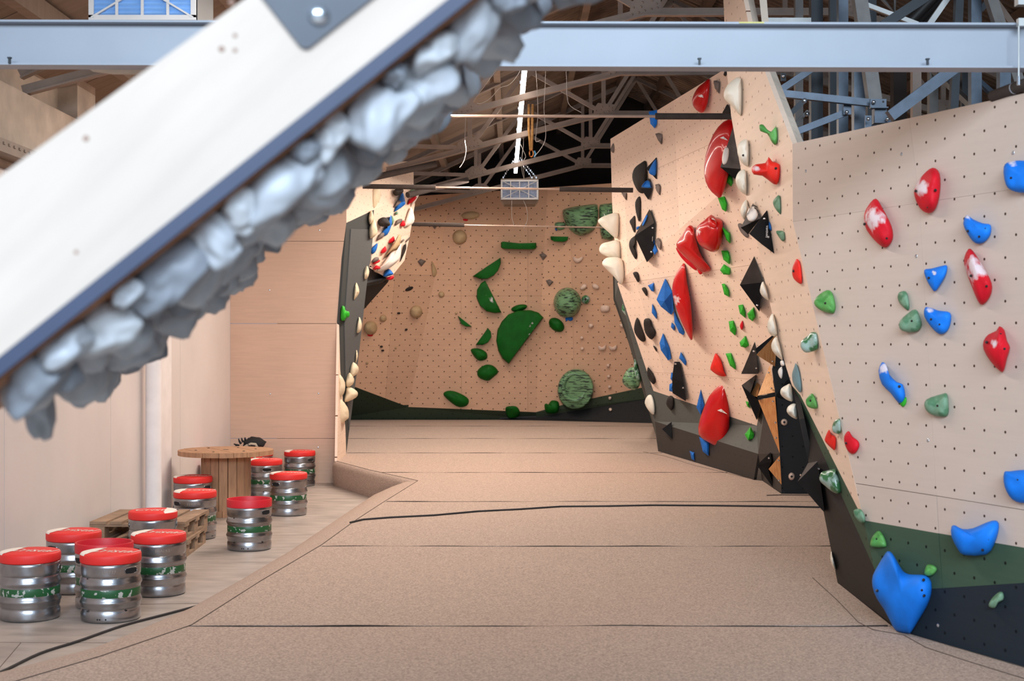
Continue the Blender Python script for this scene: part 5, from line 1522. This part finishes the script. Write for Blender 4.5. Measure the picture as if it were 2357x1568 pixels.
for s, l in (('1457,628 1468,627 1471,645 1468,650 1462,640', 'small black wedge hold below the left hook hold'), ('1477,664 1486,662 1490,675 1488,682 1482,674', 'tiny black hold left of the blue triangle'),
             ('1466,731 1475,748 1486,780 1480,787 1468,778 1459,758', 'long black crescent hold at the left edge'), ('1482,737 1496,734 1501,750 1510,765 1500,782 1485,766', 'broad black hold right of the long black crescent'),
             ('1503,796 1510,800 1511,810', 'tiny black hold beside the lower blue wedge'), ('1492,845 1507,868 1509,880 1502,884 1490,865', 'black leaf hold at the lower left edge of the wall'),
             ('1540,912 1550,915 1551,933 1545,945 1533,930', 'black drop hold at the top of the grey kicker')):
    hold('C', 'black', s, l, b=.06)
volume('C', [(1546, 971, .0), (1547, 1011, .0), (1524, 988, 1.0)], [(0, 1, 2)], ['vblack'], 'small black pyramid on the dark lower kicker', b=.12)
tv = volume('C', [(1552, 833, .5), (1565, 833, .4), (1573, 880, .4), (1579, 924, .0), (1548, 905, .6), (1547, 870, .8)], [(0, 1, 2, 5), (5, 2, 3, 4)], ['vblack', 'vblack'], 'tall black tapering volume above the grey kicker', b=.14, bolts=[(1555, 838), (1572, 893)])
for s, l in (('1491,657 1505,651 1505,672 1499,670', 'small blue triangle hold high on the left'), ('1501,699 1512,721 1511,735 1500,720', 'small blue shard left below the big blue volume'),
             ('1546,742 1554,750 1552,762 1544,753', 'tiny blue shard below the big blue volume'), ('1567,810 1580,832 1578,842 1563,825', 'small blue shard right of the long blue wedge'),
             ('1545,857 1552,862 1549,880 1543,872', 'upper blue hold on the side of the tall black volume'), ('1541,885 1550,880 1550,903 1540,900', 'lower blue hold on the side of the tall black volume'),
             ('1587,1038 1598,1042 1599,1061 1592,1057', 'small blue shard lowest on the dark kicker'), ('1613,896 1621,935 1613,956 1603,938', 'blue spike left of the large red shell'),
             ('1609,1006 1632,1016 1631,1050 1618,1040', 'blue fin hanging below the large red shell'), ('1551,714 1562,738 1576,765 1573,772 1563,766 1552,742', 'blue fin behind the red crescent')):
    hold('C', 'blued', s, l, kind='rock', b=.05)
volume('C', [(1531, 641, .0), (1547, 672, .1), (1551, 715, .0), (1545, 725, .1), (1521, 706, .8), (1511, 690, .8), (1529, 694, 1.0)], [(0, 1, 6), (0, 6, 5), (1, 2, 3, 6), (6, 3, 4), (5, 6, 4)], ['blued'] * 5, 'big blue pyramid volume left of the red crescent', b=.14, chalk=(1520, 672, 12))
volume('C', [(1526, 767, .0), (1541, 800, .1), (1545, 826, .0), (1538, 830, .2), (1521, 806, .8), (1518, 790, .7), (1531, 797, 1.0)], [(0, 1, 6), (0, 6, 5), (1, 2, 3, 6), (6, 3, 4), (5, 6, 4)], ['blued'] * 5, 'long blue wedge volume below the big blue pyramid', b=.1, chalk=(1525, 785, 8))
# bright green rocks on C
for s, l in (('1670,398 1684,402 1687,420 1683,430 1672,420', 'first'), ('1652,455 1668,452 1674,470 1671,488 1662,482', 'second'), ('1660,520 1670,528 1681,538 1681,561 1672,553', 'third'),
             ('1660,577 1676,577 1681,592 1679,609 1665,598', 'fourth'), ('1657,622 1666,608 1681,618 1680,633 1665,632', 'fifth'), ('1661,654 1668,653 1678,668 1679,684 1667,678', 'sixth'),
             ('1699,703 1710,701 1716,720 1715,732 1703,722', 'seventh'), ('1720,722 1735,707 1739,730 1732,740 1723,733', 'eighth'), ('1677,740 1688,738 1695,758 1692,773 1680,762', 'ninth'),
             ('1702,788 1716,773 1724,795 1716,801 1705,798', 'tenth'), ('1670,814 1683,813 1693,840 1693,851 1680,842', 'eleventh'), ('1716,924 1723,925 1727,940 1720,936', 'twelfth'), ('1714,1000 1728,982 1736,1000 1733,1010 1722,1014', 'lowest')):
    hold('C', 'lime', s, 'bright green faceted hold, ' + l + ' from the top of the bright green line', kind='rock', b=.07)
# ivory cones on the left edge of C
for s, l in (('1377,512 1382,502 1395,496 1422,490 1425,518 1420,549 1400,534', 'uppermost of the three ivory cones sticking out of the tall wall'),
             ('1379,574 1385,562 1400,557 1425,555 1428,590 1424,596 1402,592 1384,584', 'middle one of the three ivory cones sticking out of the tall wall'),
             ('1386,608 1391,597 1405,592 1430,596 1437,628 1431,656 1416,640 1396,620', 'lowest of the three ivory cones sticking out of the tall wall')):
    hold('C', 'ivory', s, l, b=.12, mu=0.05)
hold('C', 'ivory', '1490,912 1500,910 1507,930 1506,954 1495,948 1484,928', 'ivory drop hold at the left end of the grey kicker', b=.08)
hold('E', 'marble', '1437,693 1446,718 1448,733 1440,726 1431,712', 'small marbled grey green hold on the grey return beside the tall wall', b=.05)
hb = hold('E', 'hatch', '1445,850 1462,846 1473,864 1472,888 1460,898 1441,891 1432,874', 'hatched green ball volume on the grey return by the far corner', b=.16, cat='volume', mu=.1)
hold('E', 'marble', '1462,815 1470,850 1476,872 1470,882 1459,852', 'green and white fin on top of the hatched ball', b=.06, on=hb)
hold('C', 'grey', '1411,330 1414,338 1412,352 1405,345', 'tiny grey green hold at the top left corner of the tall wall', b=.02)
# ---- volumes at the right end of C and in the recess
pyr2 = volume('C', [(1687, 293, .0), (1704, 389, .5), (1692, 412, .0), (1658, 385, 1.0)], [(0, 1, 3), (3, 1, 2)], ['vgrey', 'vblack'], 'chalky dark grey pyramid beside the long curved red volume', b=.16, chalk=(1690, 345, 20), mu=.15)
hold('C', 'white', '1668,341 1677,342 1677,360 1672,376 1664,378 1662,362', 'white oval hold on the chalky dark grey pyramid', b=.04, on=pyr2)
volume('C', [(1736, 590, .0), (1755, 650, .4), (1748, 718, .0), (1703, 656, 1.0)], [(0, 1, 3), (3, 1, 2)], ['vdark', 'vblack'], 'black diamond volume beside the tower in mid height', b=.2, mu=.15, bolts=[(1743, 703)])
hold('C', 'grey', '1698,517 1708,516 1722,538 1720,548 1706,536', 'dull grey hold peeping out behind the chalky grey pyramid', b=.04)
volume('C', [(1737, 787, .0), (1746, 861, .2), (1706, 861, .8)], [(0, 1, 2)], ['vdark'], 'dark brown triangle volume left of the beech quadrilateral', b=.12, chalk=(1730, 856, 12), bolts=[(1735, 809), (1740, 848)], mu=.2)
volume('C', [(1741, 862, .2), (1725, 911, .7), (1745, 921, .5), (1747, 935, .2), (1742, 968, .0), (1707, 887, 1.0)], [(0, 1, 5), (5, 1, 2, 3, 4)], ['vgrey', 'vblack'], 'black volume with a chalky grey top under the dark triangle', b=.12, chalk=(1725, 880, 14), mu=.2)
volume('D', [(1784, 772, .3), (1787, 787, .3), (1784, 844, .2), (1741, 817, .6)], [(0, 1, 2, 3)], ['vwood'], 'beech faced quadrilateral volume highest in the recess', b=.2, edge='vblack', mu=.3, bolts=[(1778, 832)])
volume('D', [(1779, 771, .1), (1786, 774, .1), (1742, 815, .3), (1739, 803, .3)], [(0, 1, 2, 3)], ['vblack'], 'black side board along the top beech volume', b=.2, mu=.3)
volume('D', [(1772, 840, .2), (1784, 903, .4), (1744, 911, .8)], [(0, 1, 2)], ['vwoodl'], 'bright beech triangle volume in the middle of the recess', b=.24, edge='vblack', mu=.3, bolts=[(1769, 858), (1775, 894)])
volume('D', [(1758, 854, .2), (1743, 914, .9), (1726, 910, .5)], [(0, 1, 2)], ['vwood'], 'narrow shaded beech sliver volume left of the bright beech triangle', b=.24, edge='vblack', mu=.3)
volume('D', [(1743, 914, .9), (1784, 904, .5), (1785, 912, .5), (1745, 920, .9)], [(0, 1, 2, 3)], ['vblack'], 'black seam board between the two large beech triangles', b=.22, mu=.3)
wv = volume('D', [(1745, 921, .8), (1784, 913, .5), (1795, 1044, .1)], [(0, 1, 2)], ['vwood'], 'long beech triangle volume pointing down in the recess', b=.24, edge='vblack', mu=.3, bolts=[(1779, 924), (1785, 973), (1786, 1008)])
volume('D', [(1742, 1071, .7), (1774, 1041, .3), (1776, 1063, .3), (1768, 1080, .4), (1783, 1128, .0)], [(0, 1, 2, 3, 4)], ['vblack'], 'black arrow shaped volume at the foot of the recess', b=.2, mu=.4, bolts=[(1770, 1055)])
volume('D', [(1795, 1049, .2), (1799, 1116, .0), (1769, 1080, .7)], [(0, 1, 2)], ['vwood'], 'small beech triangle volume lowest in the recess', b=.16, edge='vblack', mu=.4, bolts=[(1792, 1060), (1793, 1106)])
volume('D', [(1814, 872, .3), (1822, 905, .0), (1824, 925, .0), (1786, 911, .4)], [(0, 1, 2, 3)], ['vblack'], 'black triangle volume behind the ivory domes of the recess', b=.12, mu=.4)
for x, y, rx, ry, l in ((1805, 972, 8, 8, 'round pale button hold in the upper part of the black recess panel'), (1822, 1097, 7.5, 9, 'round pale button hold near the floor on the black recess panel'), (1843, 1094, 2.5, 2.5, 'tiny pale button beside the big black wedge volume')):
    hold('D', 'pink', ell(x, y, rx, ry), l, b=.04, mu=1, bolts=[(x, y)] if rx > 5 else None)
# ---- far back wall (K)
for s, l in ((ell(1083, 496, 21, 9, -3), 'beige spindle hold highest on the far wall'), (ell(1058, 546, 16.5, 16.5), 'large round beige hold upper left of the far wall'), ('993,603 998,607 1006,626 1001,637 995,633', 'beige teardrop hold on the far wall'),
             (ell(1016, 678, 7, 7), 'small round beige hold in the middle left of the far wall'), (ell(958, 718, 14.5, 14.5), 'large round beige hold in the middle left of the far wall'), (ell(882, 733, 8, 8), 'small round beige hold right above the leftmost big one'),
             (ell(853, 755, 15.5, 16), 'leftmost large round beige hold'), (ell(1050, 721, 3, 3), 'tiny beige dot hold above the small green crescent'), (ell(845, 836, 3, 3), 'lowest tiny beige dot hold at far left'), (ell(911, 801, 2.2, 2.2), 'tiny beige dot hold right of the two black bits')):
    hold('K', 'beige', s, l, b=.14 if isinstance(s, list) and len(s) and 'large' in l else None)
for s, l in (('1066,504 1077,505 1075,509 1067,508', 'red tape tag under the beige spindle'), ('846,769 858,769 857,774 848,774', 'red tape tag under the leftmost beige hold')):
    hold('K', 'red', s, l, b=.01, cat='tape tag', name='tape_tag')
hold('K', 'blued', '1301,733 1308,731 1318,731 1317,738 1310,739 1308,735 1304,740', 'blue tape tag under the hatched green ball', b=.02, cat='tape tag', name='tape_tag')
hold('K', 'blued', '1277,526 1283,526 1281,532', 'blue tape tag under the small hatched hold', b=.02, cat='tape tag', name='tape_tag')
for s, l in (('961,602 968,596 981,601 970,614', 'dark grey wedge hold left of the beige teardrop'), ('1241,586 1250,582 1260,589 1250,600', 'dark grey wedge hold right of the long green block'), ('1256,646 1265,643 1274,649 1264,660', 'dark grey wedge hold left above the hatched ball'),
             ('989,514 1012,513 1001,528', 'dark grey wedge hold behind the lowest tie bar')):
    hold('K', 'grey', s, l, kind='rock', b=.08)
for s, l in ((ell(942, 665, 10, 4.2, -22), 'black curved hold on the far wall'), (ell(918, 721, 4, 2.4), 'upper tiny black hold on the far wall'), (ell(935, 759, 3.5, 2.4, -15), 'second tiny black hold on the far wall'), (ell(878, 798, 3.6, 2.4), 'upper one of the lowest tiny black pair'), (ell(881, 807, 3.6, 2.4), 'lower one of the lowest tiny black pair')):
    hold('K', 'black', s, l, b=.04)
G2 = [('1153,558 1158,556 1195,560 1234,559 1235,566 1234,572 1228,574 1195,574 1160,573 1153,570', 'long green block hold highest in the middle of the far wall', .22), ('1267,544 1308,545 1307,553 1298,557 1275,556 1268,552', 'short green block hold right of the long one', .16),
      ('1152,593 1153,606 1147,622 1137,634 1121,642 1104,642 1088,636 1120,614', 'upper green half moon pointing up right', .16), ('1117,646 1154,719 1140,721 1120,717 1105,704 1097,686 1098,667 1107,652', 'green half moon with its straight edge facing right', .16),
      ('1251,731 1171,838 1157,826 1147,808 1142,785 1145,760 1155,740 1170,724 1192,715 1222,714 1240,720', 'giant green half disc volume in the middle of the far wall', .26),
      ('1054,727 1086,752 1073,752 1062,746', 'small dark green crescent left of the giant half disc', .10), ('1123,755 1130,764 1131,776 1124,788 1112,794 1095,794', 'small green half moon left of the giant half disc', .12)]
for s, l, b in G2: hold('K', 'green', s, l, kind='slab', b=b, cat='volume' if 'giant' in l else 'climbing hold', chalk=(1225, 755, 14) if 'giant' in l else ((1130, 690, 10) if 'facing' in l else None))
for s, l in ((ell(1195, 709, 19, 7.5, -13), 'green sausage hold lying on top of the giant half disc'), (ell(1281, 748, 20, 14, 38), 'green egg hold right of the giant half disc'),
             ('1083,806 1100,802 1118,810 1122,822 1115,829 1099,829', 'green lump hold below the small half moon'), ('1100,852 1117,840 1135,842 1147,856 1136,868 1122,877 1101,868', 'green lump hold second lowest in the left column'),
             ('1021,910 1030,900 1050,902 1075,915 1079,927 1070,936 1050,935', 'green bean hold lowest at left of the far wall'), ('1163,940 1175,935 1190,937 1197,950 1190,961 1170,962', 'green lump hold on the dark kicker of the far wall'),
             ('1253,933 1258,929 1262,931 1270,922 1285,925 1287,940 1280,951 1258,950', 'green lump hold left of the hatched bowl')):
    hold('K', 'green', s, l, b=.13)
hold('K', 'hatch', '1295,489 1303,480 1340,473 1370,470 1376,476 1377,500 1370,526 1345,542 1325,540 1303,518', 'large hatched green bowl volume high on the far wall', b=.3, cat='volume')
hold('K', 'hatch', '1379,478 1388,470 1400,469 1412,474 1413,546 1396,551 1383,540', 'second hatched green volume half hidden by the tall wall', b=.2, cat='volume')
hold('K', 'hatch', '1278,513 1300,513 1299,527 1281,529', 'small hatched green hold left of the big bowl', b=.08)
hold('K', 'hatch', ell(1306, 697, 32, 35), 'hatched green ball volume on the far wall', b=.36, cat='volume')
hold('K', 'marble', ell(1348, 690, 10, 10.5), 'small dark green ring hold right of the hatched ball', b=.08, bolts=[(1348, 689)])
bw = hold('K', 'hatch', ell(1325, 896, 42, 47, 10, 20), 'large hatched green dish volume low on the far wall', b=.26, cat='volume', kind='slab')
z = front_depth(bw, 1323, 893) or 26
dish = MB()
for k, (f, dz) in enumerate(((1.12, .0), (1.0, -.04), (.86, -.02), (.8, .0))):
    for j in range(28):
        t = 2 * PI * j / 28; dish.v.append(P(1322 + 27 * f * math.cos(t), 892 + 32 * f * math.sin(t), z + dz - .004))
for k in range(3):
    for j in range(28): dish.f.append((k * 28 + j, k * 28 + (j + 1) % 28, (k + 1) * 28 + (j + 1) % 28, (k + 1) * 28 + j))
dish.build('dish_rim', HM['hatch'], bw, smooth=True)
for s, l in (('1319,590 1330,595 1342,590 1340,600 1329,606 1320,600', 'pale crescent hold topmost on the right of the far wall'), (ell(1343, 661, 9, 6, -40), 'pale oval hold right above the hatched ball, left one'), (ell(1371, 660, 9, 6, 30), 'pale oval hold right above the hatched ball, right one'),
             ('1383,704 1402,704 1402,717 1384,718', 'pale square hold near the right edge'), (ell(1360, 750, 6, 5.5), 'pale round hold below the dark ring'), (ell(1339, 778, 4.2, 4.2), 'upper pale button of the left column'), (ell(1340, 803, 4.2, 4.2), 'lower pale button of the left column'),
             ('1376,795 1386,799 1395,794 1393,806 1380,807', 'left one of the pale crescent pair'), ('1400,795 1410,799 1420,794 1418,806 1405,807', 'right one of the pale crescent pair'), (ell(1431, 750, 6, 4.5, 30), 'pale oval hold near the grey return'),
             (ell(1400, 842, 4, 4), 'first pale button of the right column'), (ell(1401, 867, 4, 4), 'second pale button of the right column'), (ell(1403, 891, 4, 4), 'third pale button of the right column'), (ell(1404, 917, 4, 4), 'fourth pale button of the right column, on the green kicker'), (ell(1405, 943, 4, 4), 'fifth pale button of the right column, on the black kicker')):
    hold('K', 'pink', s, l + (' of the far wall' if 'wall' not in l else ''), b=.06)
# ---- left pillar and overhang
for s, l in (('855,484 860,498 858,508 851,517 848,500', 'highest cream hold on the edge of the grey pillar'), ('860,505 868,525 867,540 852,549 850,525', 'large cream dome second from the top of the grey pillar'), ('845,612 850,625 846,640 838,642 838,622', 'cream dome at the bottom corner of the overhang'),
             ('820,650 827,668 824,680 814,690 815,665', 'cream fin hold on the grey pillar face'), ('826,730 833,745 830,762 820,765', 'cream fin hold right of the green knob'), ('820,805 824,820 818,836', 'slim cream hold on the lower pillar edge'),
             ('812,834 825,845 823,860 808,868 805,855', 'cream dome, upper of the lower cream cluster'), ('804,858 815,872 812,885 798,892 796,874', 'cream dome, middle of the lower cream cluster'), ('800,890 822,901 820,915 793,926 795,906', 'cream dome, lowest of the right lower cream cluster'),
             ('779,862 794,880 792,905 779,913', 'cream dome on the plywood edge of the pillar, upper'), ('779,918 800,938 803,960 797,967 779,976', 'cream dome on the plywood edge of the pillar, lower')):
    hold('L2', 'cream', s, l, b=.10, mu=.1)
hold('L2', 'lime', '786,706 793,706 796,715 804,718 804,729 797,732 793,738 784,735', 'bright green knob hold on the grey pillar', b=.10, mu=.1)
L3 = [('black', '905,445 910,435 928,436 926,445 912,451', 'black lump highest on the left overhang'), ('blued', '927,443 933,465 930,473 910,487 908,485 918,460', 'long blue hold high on the left overhang'), ('grey', '907,475 915,462 923,462 922,468 908,478', 'grey cone overlapping the long blue hold'),
      ('sage', '909,490 914,487 917,491 912,495', 'tiny green hold under the long blue hold'), ('black', '870,510 876,502 888,501 898,514 894,521 875,521', 'large black lump at the left of the overhang'), ('blued', '876,540 886,527 897,520 899,495 902,505 901,520 892,540 880,545', 'curved blue hold in the middle of the overhang'),
      ('sage', '901,497 907,505 905,515 901,518', 'small green hold beside the curved blue one'), ('grey', '867,552 875,538 884,536 883,545 870,553', 'grey cone overlapping the curved blue hold'), ('grey', '909,518 915,506 925,504 925,510 912,519', 'grey cone in the middle right of the overhang'),
      ('red', '921,520 928,507 933,515 931,521', 'red cone beside the white fin'), ('red', '938,470 945,457 959,451 956,460 942,470', 'red hold near the top right of the overhang'), ('white', '946,477 963,452 963,440 957,437 950,455', 'white slab behind the top red hold'),
      ('white', '930,518 945,477 954,500 952,512 945,518 930,523', 'white fin hold at the right edge of the overhang'), ('white', '866,623 880,610 900,582 920,575 923,560 922,590 912,605 895,618 875,625', 'long white banana shaped volume on the overhang'), ('beige', '884,594 905,562 918,540 923,546 920,565 915,575 900,580', 'grey beige plate on the long white volume'),
      ('red', '894,559 905,544 909,553 905,558', 'red cone left of the beige plate, upper'), ('red', '876,582 886,567 890,575 885,582', 'red cone left of the beige plate, lower'), ('blued', '853,575 869,559 866,577 857,585', 'blue cone at the left edge of the overhang'), ('grey', '850,578 855,585 853,605 846,612 845,595', 'grey stone hold on the pillar edge'),
      ('grey', '855,604 862,593 872,593 870,601', 'grey cone low on the overhang'), ('red', '858,606 873,598 874,603 862,608', 'red hold under the low grey cone'), ('red', '858,621 866,611 875,615 874,619', 'red hold at the tip of the white banana volume'), ('blued', '882,637 893,619 904,627 903,633', 'blue hold at the bottom of the overhang'),
      ('red', '888,641 905,634 906,641 898,645', 'red hold lowest on the overhang'), ('black', '922,600 933,560 935,573 925,596', 'black strip hold along the right rim of the overhang'), ('grey', '934,555 943,545 942,551 935,557', 'grey cone beyond the right rim of the overhang'), ('grey', '922,558 928,550 931,553 925,558', 'small grey cone on the right rim of the overhang'), ('sage', '943,442 950,435 956,439 946,446', 'pale green hold at the top rim of the overhang')]
for c, s, l in L3: hold('L3', c, s, l, b=.08 if 'volume' not in l else .12, mu=.25)
hold('L1', 'cream', '860,430 874,428 876,452 869,468 860,480 857,460', 'pale wooden bulge hold above the grey pillar', b=.06)

WD = {'A': 'near right wall', 'B': 'narrow side face of the near wall', 'C': 'tall middle wall', 'D': 'dark recess', 'E': 'grey return', 'K': 'far wall', 'L1': 'left tower', 'L2': 'left grey pillar', 'L3': 'left overhang'}
CW = {'glossy': 'red', 'blued': 'blue', 'orange': 'red', 'lime': 'green', 'sage': 'grey green', 'grass': 'green', 'marble': 'marbled green', 'hatch': 'hatched green', 'steel': 'grey blue', 'vgrey': 'dark', 'vdark': 'dark', 'vblack': 'dark', 'vwood': 'beech', 'vwoodl': 'beech', 'pink': 'pale', 'ivory': 'ivory'}
for r in ROWS:
    noun = {'climbing hold': 'holds', 'volume': 'volumes', 'tape tag': 'tape tags'}[r['cat']]
    lab = r['label']
    if WD[r['key']].split()[-1] not in lab and len(lab.split()) < 12: lab += ', on the ' + WD[r['key']] if r['key'] in ('C', 'K', 'L3') and len(lab.split()) < 11 and 'wall' not in lab else ''
    tag(r['o'], lab, r['cat'], CW.get(r['col'], r['col']) + ' ' + noun + ' on the ' + WD[r['key']])
